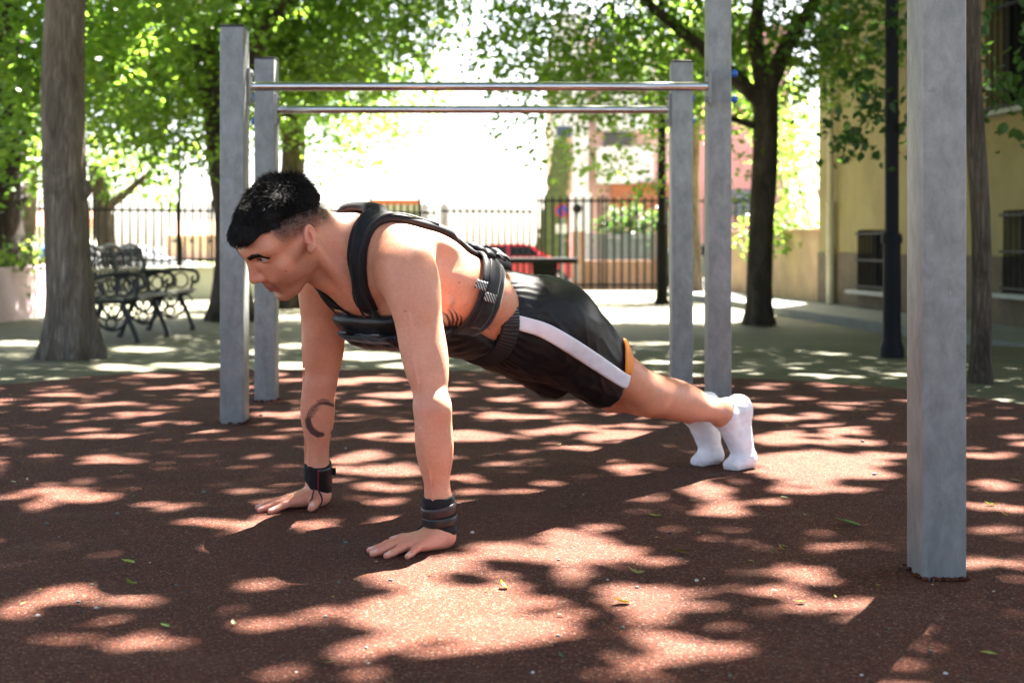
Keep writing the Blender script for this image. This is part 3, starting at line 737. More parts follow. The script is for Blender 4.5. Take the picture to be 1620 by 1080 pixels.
# ---- greenery over the low tan wall, hedge, planter shrubs
hb = empty('climbing_shrub', tuple(P3(1245, 380, 23)), 'bright leafy shrub spilling over the low tan wall, right of the dark tree', 'shrub')
mb = MB(); 
for k in range(5): limb(mb, [wp(WL + .6 + k * .8, .4, -.5), wp(WL + .8 + k * .8, 1.3, -.3), wp(WL + .7 + k * .8, 1.9, -.1)], .03, .01, 40 + k)
mb.build('stem', m_bark2, hb)
leaves(clump_points([(1258, 300, 23.2, 36, 36, .5), (1235, 345, 23, 40, 32, .5), (1275, 345, 22, 22, 34, .4), (1220, 360, 24, 22, 22, .4), (1195, 350, 22.6, 26, 28, .4), (1180, 385, 22.4, 14, 16, .25), (1245, 385, 22.6, 12, 18, .2)], 420, 10), .085, 20, mat=m_leaf, parent=hb)
leaves(clump_points([(1255, 250, 27, 50, 50, .6)], 160, 34), .11, 21, mat=m_leafb, parent=hb)
hd = empty('hedge', tuple(P3(995, 410, 44)), 'dark green hedge above the grey louvred panels behind the gate', 'hedge')
mb = MB(); mb.box(P3(995, 405, 44.6), (1.6, .5, 1.0)); mb.build('stem', m_bark2, hd)
leaves(clump_points([(975, 365, 44, 32, 34, .5), (1015, 365, 44, 32, 36, .5), (995, 345, 44, 44, 24, .5), (1045, 370, 44, 14, 32, .4)], 240, 11), .13, 22, mat=m_leafd, parent=hd)

# =================================================================== overhead canopy: what throws the dappled shade
LIT = np.array([  # patches of sun on the ground, photo pixels: cx, cy, rx, ry
 (395,827,45,10),(500,833,32,7),(330,822,28,6),(340,865,28,9),(385,928,30,9),(65,890,20,6),(100,940,40,12),(20,960,22,16),(235,1013,40,10),(10,1015,22,8),(400,995,25,9),(450,980,22,8),
 (650,965,100,32),(730,950,130,44),(610,1020,66,22),(540,1030,50,18),(525,955,30,12),(715,1000,90,36),(800,985,80,44),(780,868,42,12),(715,885,26,10),(735,902,22,8),(665,916,64,15),(640,815,22,6),
 (890,868,110,24),(930,836,42,8),(1060,895,40,8),(1000,945,80,18),(1060,950,60,18),(840,975,60,36),(960,990,26,9),(1030,980,60,6),(1070,1015,75,18),(1040,1035,22,12),(995,1055,26,13),(1100,1040,60,12),(1175,1000,35,8),
 (1355,955,50,10),(1350,975,40,12),(1425,985,28,7),(1445,1020,20,9),(1265,900,45,11),(1270,920,25,8),(1245,935,25,9),(1320,860,30,6),(1280,838,20,4),(1165,842,22,5),(1180,865,20,5),(1135,805,46,11),(1120,776,36,7),
 (1220,797,30,5),(1260,770,62,9),(1300,750,100,13),(1290,728,120,15),(1010,743,46,9),(860,765,20,4),(920,710,36,5),(1565,800,42,7),(1600,815,20,6),(1580,836,26,5),(1550,890,30,8),(1600,890,22,6),(1560,915,22,8),
 (540,605,42,4),(600,600,42,4),(640,625,62,5),(580,640,42,5),(560,660,32,5),(250,670,52,4),(230,655,40,3),(170,690,42,4),(320,682,40,4),(600,690,46,5),(740,690,60,7),(580,720,50,7),(560,745,60,9),(620,745,50,7),(600,770,50,7),
 (740,755,26,6),(740,771,26,7),(735,796,30,9),(900,680,60,6),(950,692,52,7),(1000,672,42,5),(1010,690,62,9),(840,660,42,4),(860,640,40,4),(1250,660,62,5),(1300,680,70,7),(1350,700,62,5),(1400,720,42,5),(1250,692,72,11),(1200,640,50,4),
 (60,640,42,3),(100,625,62,3),(15,700,16,4),(190,640,50,3),(280,612,40,3),(430,655,30,4),(130,760,26,4),(60,800,30,5),(250,800,26,5),(460,600,40,3),(720,615,40,3),(1010,620,40,3),(1330,640,50,3),(1500,660,50,4),(1560,720,40,4),
 (60,540,62,5),(30,560,32,4),(200,580,52,4),(480,545,32,4),(470,575,52,6),(590,560,62,7),(660,575,52,5),(300,575,62,4),(420,555,42,4),(180,575,32,3),(440,520,42,4),(560,535,50,4),(640,545,50,4),(240,550,50,4),(110,520,50,4),(300,530,40,3),
 (940,520,60,3),(1040,540,60,3),(900,560,50,3),(1290,545,40,4),(1330,555,36,3),(1230,530,30,3),(1350,540,20,2),(1420,590,30,2),(960,585,60,2),(1060,570,50,2),(860,535,40,3)], float)
LITP = [  # places on the man and the frame that the sun reaches: photo px, distance, radius on the ground plane
 (524,345,3.22,.045),(560,352,3.25,.04),(650,365,3.22,.07),(690,385,3.22,.07),(730,400,3.30,.07),(770,415,3.40,.06),(640,400,3.12,.045),(610,362,3.2,.04),(697,600,3.08,.045),(705,690,3.08,.045),(698,540,3.08,.045),(700,640,3.08,.04),
 (880,470,3.65,.07),(925,520,3.75,.07),(845,445,3.6,.05),(1165,640,4.15,.06),(1120,625,4.05,.06),(1185,690,4.16,.06),(1060,605,3.95,.04),(640,345,3.25,.05),(720,380,3.3,.05)]
def gnoise(x, y, f, seed):
    r_ = np.random.default_rng(seed); out = np.zeros(len(x))
    for i in range(6):
        a = r_.uniform(0, 6.28); k = f * r_.uniform(.6, 1.5); out += np.sin((x * math.cos(a) + y * math.sin(a)) * k * 6.28 + r_.uniform(0, 6.28))
    return out / 2.4
def sunlit(gx, gy):
    """True where the canopy is open along the sun's ray that lands at (gx, gy)."""
    x = gx + .020 * gnoise(gx, gy, 3.2, 1) + .010 * gnoise(gx, gy, 8, 2); y = gy + .028 * gnoise(gx, gy, 3.0, 3) + .012 * gnoise(gx, gy, 8, 4)
    yy = np.maximum(y, .3); px = 810 + F_PX * x / yy
    zz = np.array([gz(v) for v in np.linspace(0, 40, 401)])[np.clip((yy * 10).astype(int), 0, 400)]
    py = HOR + F_PX * (CAM_Z - zz) / yy
    inside = (px > -60) & (px < 1680) & (py < 1110) & (gy > .5)
    m = np.zeros(len(x), bool)
    for cx, cy, rx, ry in LIT:
        dd = gd(cy); ex = .012 * F_PX / dd; ey = .018 * 1485 / dd ** 2
        m |= ((px - cx) / (rx + ex)) ** 2 + ((py - cy) / (ry + ey)) ** 2 < 1
    m |= inside & (gnoise(gx, gy, 8.5, 23) > np.where(py < 800, 1.25, np.where(px < 560, 2.0, 1.6)))
    m &= gnoise(gx, gy, 6.0, 21) > -1.05                                    # twigs and stray leaves across the gaps
    m |= inside & (gnoise(gx, gy, 5.5, 22) > np.where(py < 800, 1.12, np.where(px < 560, 1.9, 1.45)))    # small flecks
    rnd = gnoise(gx, gy, 1.8, 7) + .8 * gnoise(gx, gy, 4.6, 8)
    m |= inside & (rnd > np.where(py < 800, 1.25, np.where(px < 560, 2.4, 1.9))) & (gy < 7.4); m |= inside & (rnd > 1.9)
    m = np.where(inside, m, rnd > .95)
    for px_, py_, d_, r_ in LITP:
        q = np.array(at(px_, py_, d_)); g_ = q - SUN * (q[2] / SUN[2])
        m |= np.hypot(gx - g_[0], gy - g_[1]) < r_
    m |= gy > 17.6 + .8 * gnoise(gx, gy, .3, 12)
    return m
r8 = np.random.default_rng(8)
def canopy(n, x0, x1, y0, y1, z0, z1, size, seed, parent, mat):
    gx = r8.uniform(x0, x1, n); gy = r8.uniform(y0, y1, n); z = r8.uniform(z0, z1, n)
    k = ~sunlit(gx, gy)
    gx, gy, z = gx[k], gy[k], z[k]
    P = np.stack([gx, gy, z * 0], 1) + SUN[None] * (z / SUN[2])[:, None]
    vis = (P[:, 2] - CAM_Z) / np.maximum(P[:, 1], .1) < .180                  # stays above what the lens sees
    P = P[~vis]
    return leaves(P, size, seed, droop=.1, mat=mat, parent=parent, flat=.45)
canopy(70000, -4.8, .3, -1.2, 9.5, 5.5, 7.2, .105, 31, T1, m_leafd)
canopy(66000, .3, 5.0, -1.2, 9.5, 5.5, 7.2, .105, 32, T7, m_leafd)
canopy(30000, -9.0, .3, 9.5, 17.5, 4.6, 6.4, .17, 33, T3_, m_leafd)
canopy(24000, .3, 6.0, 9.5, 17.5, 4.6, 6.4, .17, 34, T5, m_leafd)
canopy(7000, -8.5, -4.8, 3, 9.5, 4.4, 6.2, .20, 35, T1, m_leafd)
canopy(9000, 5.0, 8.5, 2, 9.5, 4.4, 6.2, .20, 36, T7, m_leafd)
# =================================================================== exercise frames of galvanised square posts
m_gal, nt, b = mat_new('galvanised_steel')
p = geo_pos(nt, (1, 1, .55))
c = ramp(nt, noise(nt, 26, 6, .72, p, .3), [(.3, (.165, .17, .16)), (.5, (.235, .24, .226)), (.72, (.32, .325, .31))])
c = mix(nt, ramp(nt, noise(nt, 8, 5, .7, geo_pos(nt, (1, 1, .12))), [(.45, (0, 0, 0)), (.75, (.55, .55, .55))]), c, (.195, .20, .19))
vs = N(nt, 'ShaderNodeTexVoronoi'); vs.inputs['Scale'].default_value = 34; nt.links.new(geo_pos(nt), vs.inputs['Vector'])
c = mix(nt, ramp(nt, vs.outputs['Distance'], [(.05, (.8, .8, .8)), (.10, (0, 0, 0))]), c, (.20, .205, .21))
nt.links.new(c, b.inputs['Base Color']); b.inputs['Metallic'].default_value = .15; b.inputs['Roughness'].default_value = .50
sc_ = noise(nt, 30, 3, .8, geo_pos(nt, (9, 9, .5)))
c = mix(nt, ramp(nt, sc_, [(.68, (0, 0, 0)), (.74, (.8, .8, .8))]), c, (.42, .42, .40))
dr_ = noise(nt, 12, 6, .75, geo_pos(nt))
c = mix(nt, ramp(nt, dr_, [(.60, (0, 0, 0)), (.70, (.6, .6, .6))]), c, (.15, .15, .14))
nt.links.new(c, b.inputs['Base Color'])
bump(nt, b, noise(nt, 60, 5, .7, p), .25, .002)
m_bar = simple('steel_tube', (.60, .60, .60), (.52, .52, .52), 20, .16, .95)
m_capb = simple('plastic_black', (.015, .015, .016), rough=.45); m_blu = simple('plastic_blue', (.015, .12, .42), (.012, .10, .36), 20, .35)
PW, PD = .085, .120
def post(px_front_left, px_front_right, d, ztop, parent, zb=-.02, cap=True):
    xc = ((px_front_left + px_front_right) / 2 - 810) / F_PX * d; w = (px_front_right - px_front_left) / F_PX * d
    mb = MB(); mb.box((xc, d + PD / 2, (ztop + zb) / 2), (w, PD, ztop - zb), None, .006); o = mb.build('post', m_gal, parent, True, 30)
    if cap:
        mb = MB(); mb.box((xc, d + PD / 2, ztop + .003), (w - .002, PD - .002, .010), None, .003); mb.build('end_cap', m_capb, parent)
    mb = MB(); r_ = random.Random(int(px_front_left))
    for k in range(26):
        s_ = r_.choice((0, 0, 1, 2)); t = r_.uniform(-.5, .5)
        q = (xc + t * w, d - .004, .004) if s_ == 0 else (xc - w / 2 - .004, d + (t + .5) * PD, .004) if s_ == 1 else (xc + w / 2 + .004, d + (t + .5) * PD, .004)
        mb.ball(q, r_.uniform(.003, .007), (1.3, 1, .8), None, 1)
    mb.build('ground_crumbs', m_rub, parent, True, 90)['kind'] = 'stuff'
    return xc, w
def hbar(x0, x1, y, z, r, parent, bolt_side):
    mb = MB(); mb.tube([(x0, y, z), (x1, y, z)], r, 20); mb.build('bar', m_bar, parent, True, 60)
    for x, s in ((x0, 1), (x1, -1)):
        mb = MB(); mb.box((x + s * .005, y, z), (.010, .060, .130), None, .002); fl_ = mb.build('clamp', m_gal, parent)
        for dz in (-.048, .048):
            mb = MB(); mb.tube([(x + s * .010, y, z + dz), (x + s * .018, y, z + dz)], .011, 6); mb.build('bolt', m_gal, fl_)
            mb = MB(); mb.ball((x - s * (PW + .004), y, z + dz), .016, (.8, 1, 1)); mb.build('bolt_cap', m_blu, parent, True, 80)
fr1 = empty('exercise_frame', (-.97, 5.2, 0), 'nearer galvanised bar frame between the front left post and the tall right post', 'exercise frame', None)
xl, w1_ = post(347.5, 385, 5.17, CAM_Z + (HOR - 42) / F_PX * 5.17, fr1)
xr, w2_ = post(1121, 1157.5, 5.32, 2.45, fr1)
hbar(xl + w1_ / 2, xr - w2_ / 2, 5.27, CAM_Z + (HOR - 137) / F_PX * 5.27, .0165, fr1, 1)
fr2 = empty('exercise_frame', (-1.0, 5.95, 0), 'farther galvanised bar frame, shorter and just behind the nearer one', 'exercise frame', None)
xl, w1_ = post(402, 434, 5.89, CAM_Z + (HOR - 93) / F_PX * 5.89, fr2)
xr, w2_ = post(1063.5, 1096.5, 5.86, CAM_Z + (HOR - 98) / F_PX * 5.86, fr2)
hbar(xl + w1_ / 2, xr - w2_ / 2, 5.92, CAM_Z + (HOR - 173.5) / F_PX * 5.92, .0165, fr2, 1)
fr3 = empty('exercise_frame', (.85, 2.8, 0), 'large galvanised square post standing in the right foreground', 'post', None)
post(1460.5, 1530, 2.776, 2.45, fr3)

# =================================================================== cast iron bench
m_iron = simple('cast_iron', (.012, .013, .013), (.006, .006, .007), 30, .42, bstr=.4, bscale=120)
m_slat = simple('bench_slat', (.030, .034, .026), (.018, .020, .015), 12, .6)
XF, XB = -3.59, -4.08; Y0, Y1 = 13.65, 16.0; ZG = FALLZ + .003
bench = empty('bench', (XF, Y0, ZG), 'black ornate cast iron park bench behind the near left tree', 'bench')
def bez(p0, p1, p2, p3, n=10):
    t = np.linspace(0, 1, n)[:, None]; p0, p1, p2, p3 = map(np.array, (p0, p1, p2, p3))
    return (1 - t) ** 3 * p0 + 3 * (1 - t) ** 2 * t * p1 + 3 * (1 - t) * t * t * p2 + t ** 3 * p3
def end_frame(y):
    """Scrolled side frame, drawn in the x-z plane with u from front (0) to back (1)."""
    fr = None; W_ = XB - XF
    def C(pts, r): return [(XF + u * W_, y, ZG + z) for u, z in pts], r
    mb = MB()
    def add(pts, r=.018): q, r = C(pts, r); mb.tube(q, r, 8)
    add(bez((-.02, 0), (.05, .12), (.25, .30), (.30, .40)), .026)           # front leg sweeps back
    add(bez((1.0, 0), (.95, .12), (.78, .26), (.72, .40)), .026)
    add([(-.06, .0), (.06, .0)], .03); add([(.94, .0), (1.06, .0)], .03)
    add(bez((.0, .43), (.3, .40), (.7, .39), (1.0, .42)), .022)              # seat rail
    add(bez((1.0, .42), (1.04, .55), (1.14, .75), (1.22, .92)), .022)        # back post
    add(bez((1.06, .60), (.7, .66), (.3, .70), (-.02, .66)), .022)           # arm rest
    add(bez((-.02, .66), (-.16, .64), (-.16, .52), (-.02, .53)), .020); add(bez((-.02, .53), (.04, .54), (.03, .60), (-.03, .59)), .016)
    add(bez((-.02, .55), (.05, .50), (.02, .46), (.06, .42)), .016)
    for u0, z0, r in ((.28, .55, .085), (.55, .54, .085), (.80, .52, .070), (.42, .30, .070), (.62, .30, .070), (.52, .20, .05), (.16, .32, .07), (.86, .32, .07)):
        add([(u0 + r / abs(W_) * math.cos(a), z0 + r * math.sin(a)) for a in np.linspace(0, 2 * math.pi, 15)], .011)
    add(bez((.30, .40), (.40, .20), (.60, .20), (.72, .40)), .016); add(bez((.2, .22), (.4, .10), (.6, .10), (.8, .22)), .014)
    return mb.build('end_frame', m_iron, bench, True, 60)
for y in (Y0, (Y0 + Y1) / 2, Y1): end_frame(y)
for i in range(6):
    u = .02 + i * .165; x = XF + u * (XB - XF)
    mb = MB(); mb.box((x, (Y0 + Y1) / 2, ZG + .445 - .03 * math.sin(u * 3)), (.070, Y1 - Y0 + .10, .026), None, .004); mb.build('seat_slat', m_slat, bench)
W_ = XB - XF
def bk(u, z): return XF + (1.0 + .22 * (z - .42) / .5) * W_
mb = MB(); r5 = random.Random(2)
for y in np.linspace(Y0 + .10, Y1 - .10, 15):
    for z in (.53, .64, .75, .84):
        rr = .058 if z < .8 else .045
        mb.tube([(bk(0, z + rr * math.sin(a)), y + rr * math.cos(a) * 1.1, ZG + z + rr * math.sin(a)) for a in np.linspace(0, 2 * math.pi, 11)], .009, 6)
        if r5.random() < .65:
            a = r5.uniform(0, 6.28); mb.tube([(bk(0, z), y - .06 * math.cos(a), ZG + z - .05 * math.sin(a)), (bk(0, z) - .01, y, ZG + z), (bk(0, z), y + .06 * math.cos(a), ZG + z + .05 * math.sin(a))], [.004, .020, .004], 6)
mb.build('back_scrollwork', m_iron, bench, True, 60)
mb = MB(); pts = []
for i, y in enumerate(np.linspace(Y0 - .02, Y1 + .02, 41)):
    t = (y - Y0) / (Y1 - Y0); z = .90 + .05 * abs(math.sin(t * math.pi * 3)) ; pts.append((bk(0, z), y, ZG + z))
mb.tube(pts, .020, 8); mb.tube([(bk(0, .47), Y0, ZG + .47), (bk(0, .47), Y1, ZG + .47)], .016, 8); mb.build('back_rail', m_iron, bench, True, 60)

# =================================================================== planter wall with shrubs, far left
m_plw = simple('planter_render', (.50, .36, .40), (.42, .29, .33), 2.2, .85, bstr=.25, bscale=50)
m_soil = simple('soil', (.055, .040, .028), (.03, .022, .015), 8, .95, bstr=.6, bscale=40, bdist=.02)
base_px = [(-140, 520), (-70, 515), (0, 510), (40, 503), (75, 497), (105, 490)]
fp_, bp2 = [], []
mb = MB(); ringp = []
for x, y in base_px: q = on_ground(x, y); ringp.append((q.x, q.y))
ringp = smooth2(np.array(ringp), 26); zt_ = FALLZ + .66
nrm2 = np.gradient(ringp, axis=0); nrm2 = np.stack([-nrm2[:, 1], nrm2[:, 0]], 1); nrm2 /= np.linalg.norm(nrm2, axis=1)[:, None]; nrm2 *= np.sign(nrm2[:, 1].mean())
pl = empty('planter_wall', (ringp[13][0], ringp[13][1], FALLZ), 'curved pinkish low planter wall at far left, below the palm', 'planter')
for i in range(25):
    a, b_ = ringp[i], ringp[i + 1]; na, nb2 = nrm2[i], nrm2[i + 1]; wv_ = .03 * math.sin(i * .9)
    A0 = (a[0], a[1], FALLZ - .1); B0 = (b_[0], b_[1], FALLZ - .1)
    f = [mb.bm.verts.new(v) for v in ((a[0], a[1], FALLZ - .1), (b_[0], b_[1], FALLZ - .1), (b_[0] + nb2[0] * .07, b_[1] + nb2[1] * .07, zt_), (a[0] + na[0] * .07, a[1] + na[1] * .07, zt_), (a[0] + na[0] * .30, a[1] + na[1] * .30, zt_), (b_[0] + nb2[0] * .30, b_[1] + nb2[1] * .30, zt_))]
    mb.bm.faces.new((f[0], f[1], f[2], f[3])); mb.bm.faces.new((f[3], f[2], f[5], f[4]))
bmesh.ops.remove_doubles(mb.bm, verts=mb.bm.verts[:], dist=.002)
mb.build('wall', m_plw, pl, True, 50)
mb = MB(); back = [(ringp[i][0] + nrm2[i][0] * .29, ringp[i][1] + nrm2[i][1] * .29, zt_ - .04) for i in range(26)]
mb.poly(back + [(back[-1][0] - .2, back[-1][1] + 3.5, zt_ - .04), (back[0][0] - 2, back[0][1] + 4.5, zt_ - .04)]); mb.build('soil', m_soil, pl)
for k, (lab, cl, mt) in enumerate([
    ('low leafy shrub at far left edge of the planter', [(10, 415, 18.2, 34, 24, .4), (-40, 415, 18, 40, 26, .4)], m_leaf),
    ('bright yellow-green shrub between palm and near left tree', [(62, 395, 19.5, 20, 20, .3), (66, 420, 18.8, 22, 22, .3)], m_leafb),
    ('dark broad-leaved shrub right under the palm trunk', [(34, 425, 18.4, 26, 16, .3)], m_leafd)]):
    c = at(cl[0][0], 440, cl[0][2]); s = empty('shrub', (c.x, c.y, zt_ - .04), lab, 'shrub', None)
    mb = MB()
    for j in range(5): a = j * 1.26; limb(mb, [(c.x, c.y, zt_ - .06), (c.x + .12 * math.cos(a), c.y + .12 * math.sin(a), zt_ + .22), (c.x + .25 * math.cos(a), c.y + .25 * math.sin(a), zt_ + .42)], .014, .005, j, 6)
    mb.build('stem', m_bark2, s); leaves(clump_points(cl, 620, 50 + k), .075, 60 + k, mat=mt, parent=s)

# =================================================================== lamp posts and poles
def lamp_post(px, py, rpx, label, zcol=None, top=5.2, thin=False):
    q = gp(px, py); r = rpx * q.y / F_PX; L = empty('lamp_post', tuple(q), label, 'lamp post', None)
    zc = 1.0 if zcol is None else zcol - q.z
    mb = MB()
    if thin: mb.lathe(q, [(r * 2.0, -.02), (r * 2.0, .9), (r * 1.6, 1.0), (r, 1.1), (r * .8, top)], 16)
    else: mb.lathe(q, [(r * 1.75, -.02), (r * 1.7, .05), (r * 1.35, .10), (r * 1.28, .22), (r * 1.25, zc - .03), (r * 1.25, zc)], 20)
    mb.build('base', m_blk, L, True, 40)
    if not thin:
        mb = MB(); mb.lathe((q.x, q.y, q.z + zc), [(r * 1.45, 0), (r * 1.5, .02), (r * 1.45, .05), (r * 1.2, .07)], 20); mb.build('collar', m_blk, L, True, 40)
        mb = MB(); mb.lathe((q.x, q.y, q.z + zc + .06), [(r, 0), (r * .92, top - zc)], 18); mb.build('shaft', m_blk, L, True, 40)
    mb = MB(); mb.lathe((q.x, q.y, q.z + top), [(.04, 0), (.16, .12), (.19, .38), (.10, .5), (.03, .56)], 16); mb.build('lantern', m_win, L, True, 40)
    return L
lamp_post(1411, 564, 11, 'black lamp post with a collar in front of the yellow building', CAM_Z + (HOR - 385) / F_PX * 9.4, 4.6)
lamp_post(1047, 481, 7, 'dark lamp post beside the gate, left of the right posts', .9, 5.0)
lamp_post(284, 473, 2.6, 'thin dark lamp post by the railing, above the bench', None, 5.4, True)

# =================================================================== concrete table
m_con = simple('dark_concrete', (.022, .023, .022), (.015, .015, .015), 6, .95, bstr=.3, bscale=60, spec=.05)
d = 20.5; tb = empty('concrete_table', tuple(P3(850, 470, d)), 'dark grey concrete table with a tapered pedestal, just above the black shorts', 'table')
a, b_ = P3(776, 409, d), P3(914, 416, d)
mb = MB(); mb.box(((a.x + b_.x) / 2, d + .5, (a.z + b_.z) / 2), (b_.x - a.x, 1.2, a.z - b_.z + .01), None, .01); mb.build('top', m_con, tb)
zt2 = b_.z - .005
for px0, px1 in ((842, 882),):
    x0, x1 = P3(px0, 0, d + .3).x, P3(px1, 0, d + .3).x; zb2 = FALLZ - .01
    mb = MB(); v = []
    for z, s in ((zt2, 0), (zb2, .05)):
        v += [(x0 + s, d + .15, z), (x1 - s, d + .15, z), (x1 - s, d + .85, z), (x0 + s, d + .85, z)]
    vs_ = [mb.bm.verts.new(q) for q in v]
    for f in ((0, 1, 2, 3), (4, 5, 6, 7), (0, 1, 5, 4), (1, 2, 6, 5), (2, 3, 7, 6), (3, 0, 4, 7)): mb.bm.faces.new([vs_[i] for i in f])
    mb.build('pedestal', m_con, tb)
# grey utility cabinet between the tall post and the tree
q = P3(1172, 470, 27.2); cb = empty('cabinet', (q.x, 27.2, FALLZ), 'dark utility cabinet with a pale top, between the tall right post and the dark tree', 'cabinet')
mb = MB(); mb.box((q.x, 27.2, FALLZ + .52), (.50, .4, 1.04), None, .01); mb.build('box', m_fen, cb); mb = MB(); mb.box((q.x, 27.2, FALLZ + 1.07), (.58, .48, .06), None, .01); mb.build('lid', m_wh, cb)
for s in (-.12, .12): mb = MB(); mb.box((q.x + s, 26.99, FALLZ + .55), (.20, .02, .90), None, .004); mb.build('door', m_gry, cb)
MAN_H = .0026
# =================================================================== the man
def nrm(v):
    v = np.asarray(v, float); return v / np.linalg.norm(v)

class SDF:
    """Smooth union of tapered capsules and ellipsoids, meshed by sparse surface nets."""
    def __init__(s): s.p = []
    def caps(s, a, b, ra, rb, k=0.02, sub=False):
        s.p.append(('c', np.array(a, np.float32), np.array(b, np.float32), float(ra), float(rb), float(k), sub)); return s
    def chain(s, pts, rs, k=0.02):
        for i in range(len(pts) - 1): s.caps(pts[i], pts[i + 1], rs[i], rs[i + 1], k)
        return s
    def ell(s, c, R, rad, k=0.02, sub=False):
        """R: rows are the ellipsoid's axes in world space."""
        s.p.append(('e', np.array(c, np.float32), np.array(R, np.float32), np.array(rad, np.float32), 0.0, float(k), sub)); return s
    def half(s, c, n, k=0.004):
        """Cut away everything on the side n points to."""
        s.p.append(('h', np.array(c, np.float32), np.array(nrm(n), np.float32), 0.0, 0.0, float(k), True)); return s
    @staticmethod
    def one(q, P):
        if q[0] == 'c':
            a, b = q[1], q[2]; ba = b - a; pa = P - a
            t = np.clip(pa @ ba / (ba @ ba), 0, 1)
            e = pa - t[:, None] * ba
            return np.sqrt((e * e).sum(1)) - (q[3] + (q[4] - q[3]) * t)
        if q[0] == 'e':
            l = (P - q[1]) @ q[2].T
            a = l / q[3]; k0 = np.sqrt((a * a).sum(1)) + 1e-9
            g = a / q[3]; k1 = np.sqrt((g * g).sum(1)) + 1e-9
            return k0 * (k0 - 1) / k1
        return -((P - q[1]) @ q[2])        # inside (negative) on the far side of the plane
    @staticmethod
    def comb(d, di, k, sub):
        if sub:
            h = np.clip(0.5 - 0.5 * (d + di) / k, 0, 1)
            return d + (-di - d) * h + k * h * (1 - h)
        if d is None: return di
        h = np.clip(0.5 + 0.5 * (d - di) / k, 0, 1)
        return d + (di - d) * h - k * h * (1 - h)
    def ev(s, P, prims=None):
        P = np.asarray(P, np.float32)
        d = None
        for q in (s.p if prims is None else prims):
            di = s.one(q, P)
            if d is None and q[6]: continue
            d = s.comb(d, di, q[5], q[6])
        return np.full(len(P), 1.0, np.float32) if d is None else d
    def grad(s, P, e=0.002):
        n = len(P); o = np.eye(3) * e
        v = s.ev(np.concatenate([P + o[0], P - o[0], P + o[1], P - o[1], P + o[2], P - o[2]]))
        g = np.stack([v[:n] - v[n:2 * n], v[2 * n:3 * n] - v[3 * n:4 * n], v[4 * n:5 * n] - v[5 * n:]], 1).astype(float)
        return g / (np.linalg.norm(g, axis=1)[:, None] + 1e-12)
    def project(s, P, off=0.0, it=6):
        P = np.array(P, float)
        for _ in range(it):
            g = s.grad(P); P = P - g * (s.ev(P) - off)[:, None]
        return P
    def hit(s, px, py, dmin=2.6, dmax=4.6, off=0.0):
        """March from the camera through pixel (px, py) to the surface."""
        d = np.array([(px - 810.0) / F_PX, 1.0, (HOR - py) / F_PX]); L = np.linalg.norm(d)
        t = dmin
        for _ in range(200):
            p = np.array([[0, 0, CAM_Z]]) + d * t
            v = float(s.ev(p)[0]) - off
            if v < 0.0005: return p[0]
            t += max(v * 0.7, 0.0005) / L
            if t > dmax: break
        return None
    def mesh(s, h, lo, hi, B=16):
        lo = np.array(lo, float); hi = np.array(hi, float)
        nb = np.ceil((hi - lo) / (h * B)).astype(int)
        bi = np.stack(np.meshgrid(*[np.arange(n) for n in nb], indexing='ij'), -1).reshape(-1, 3)
        cen = lo + (bi + 0.5) * (h * B)
        rad = h * B * 0.87
        each = np.stack([s.one(q, cen.astype(np.float32)) for q in s.p], 1)
        tot = s.ev(cen)
        act = np.where(np.abs(tot) < rad * 1.7 + 0.01)[0]
        r1 = np.arange(B + 1)
        loc = np.stack(np.meshgrid(r1, r1, r1, indexing='ij'), -1).reshape(-1, 3)
        D = (nb * B + 2).astype(np.int64)
        key = lambda I: (I[..., 0] * D[1] + I[..., 1]) * D[2] + I[..., 2]
        vk, vp, qs = [], [], []
        corners = np.array([[i, j, k] for i in (0, 1) for j in (0, 1) for k in (0, 1)])
        edges = [(a, b) for a in range(8) for b in range(a + 1, 8) if np.abs(corners[a] - corners[b]).sum() == 1]
        for b in act:
            base = bi[b] * B
            P = lo + (base + loc) * h
            m = each[b]
            use = [q for q, v in zip(s.p, m) if v < rad * 1.3 + q[5] + 0.035]
            if not use: continue
            v = s.ev(P, use).reshape(B + 1, B + 1, B + 1)
            sg = v < 0
            if sg.all() or not sg.any(): continue
            cnt = sum(sg[c[0]:B + c[0], c[1]:B + c[1], c[2]:B + c[2]].astype(np.int8) for c in corners)
            ci = np.argwhere((cnt > 0) & (cnt < 8))
            if len(ci) == 0: continue
            cv = np.stack([v[ci[:, 0] + c[0], ci[:, 1] + c[1], ci[:, 2] + c[2]] for c in corners], 1)
            acc = np.zeros((len(ci), 3)); n = np.zeros(len(ci))
            for a, e in edges:
                va, ve = cv[:, a], cv[:, e]
                x = (va < 0) != (ve < 0)
                t = np.where(x, va / np.where(np.abs(va - ve) < 1e-12, 1e-12, va - ve), 0)
                acc += np.where(x[:, None], corners[a] + t[:, None] * (corners[e] - corners[a]), 0); n += x
            vk.append(key(base + ci)); vp.append(lo + (base + ci + acc / n[:, None]) * h)
            for ax in range(3):
                o = np.zeros(3, int); o[ax] = 1
                A = sg[:B, :B, :B]; E = sg[o[0]:B + o[0], o[1]:B + o[1], o[2]:B + o[2]]
                ei = np.argwhere(A != E)
                if len(ei) == 0: continue
                g = base + ei
                b1 = np.zeros(3, int); b1[(ax + 1) % 3] = 1; b2 = np.zeros(3, int); b2[(ax + 2) % 3] = 1
                quad = np.stack([key(g - b1 - b2), key(g - b2), key(g), key(g - b1)], 1)
                fl = A[ei[:, 0], ei[:, 1], ei[:, 2]]
                quad[~fl] = quad[~fl][:, ::-1]
                qs.append(quad)
        vk = np.concatenate(vk); vp = np.concatenate(vp); qs = np.concatenate(qs)
        o = np.argsort(vk); vk = vk[o]; vp = vp[o]
        ix = np.searchsorted(vk, qs); ix = np.clip(ix, 0, len(vk) - 1)
        ok = (vk[ix] == qs).all(1)
        return vp, ix[ok]

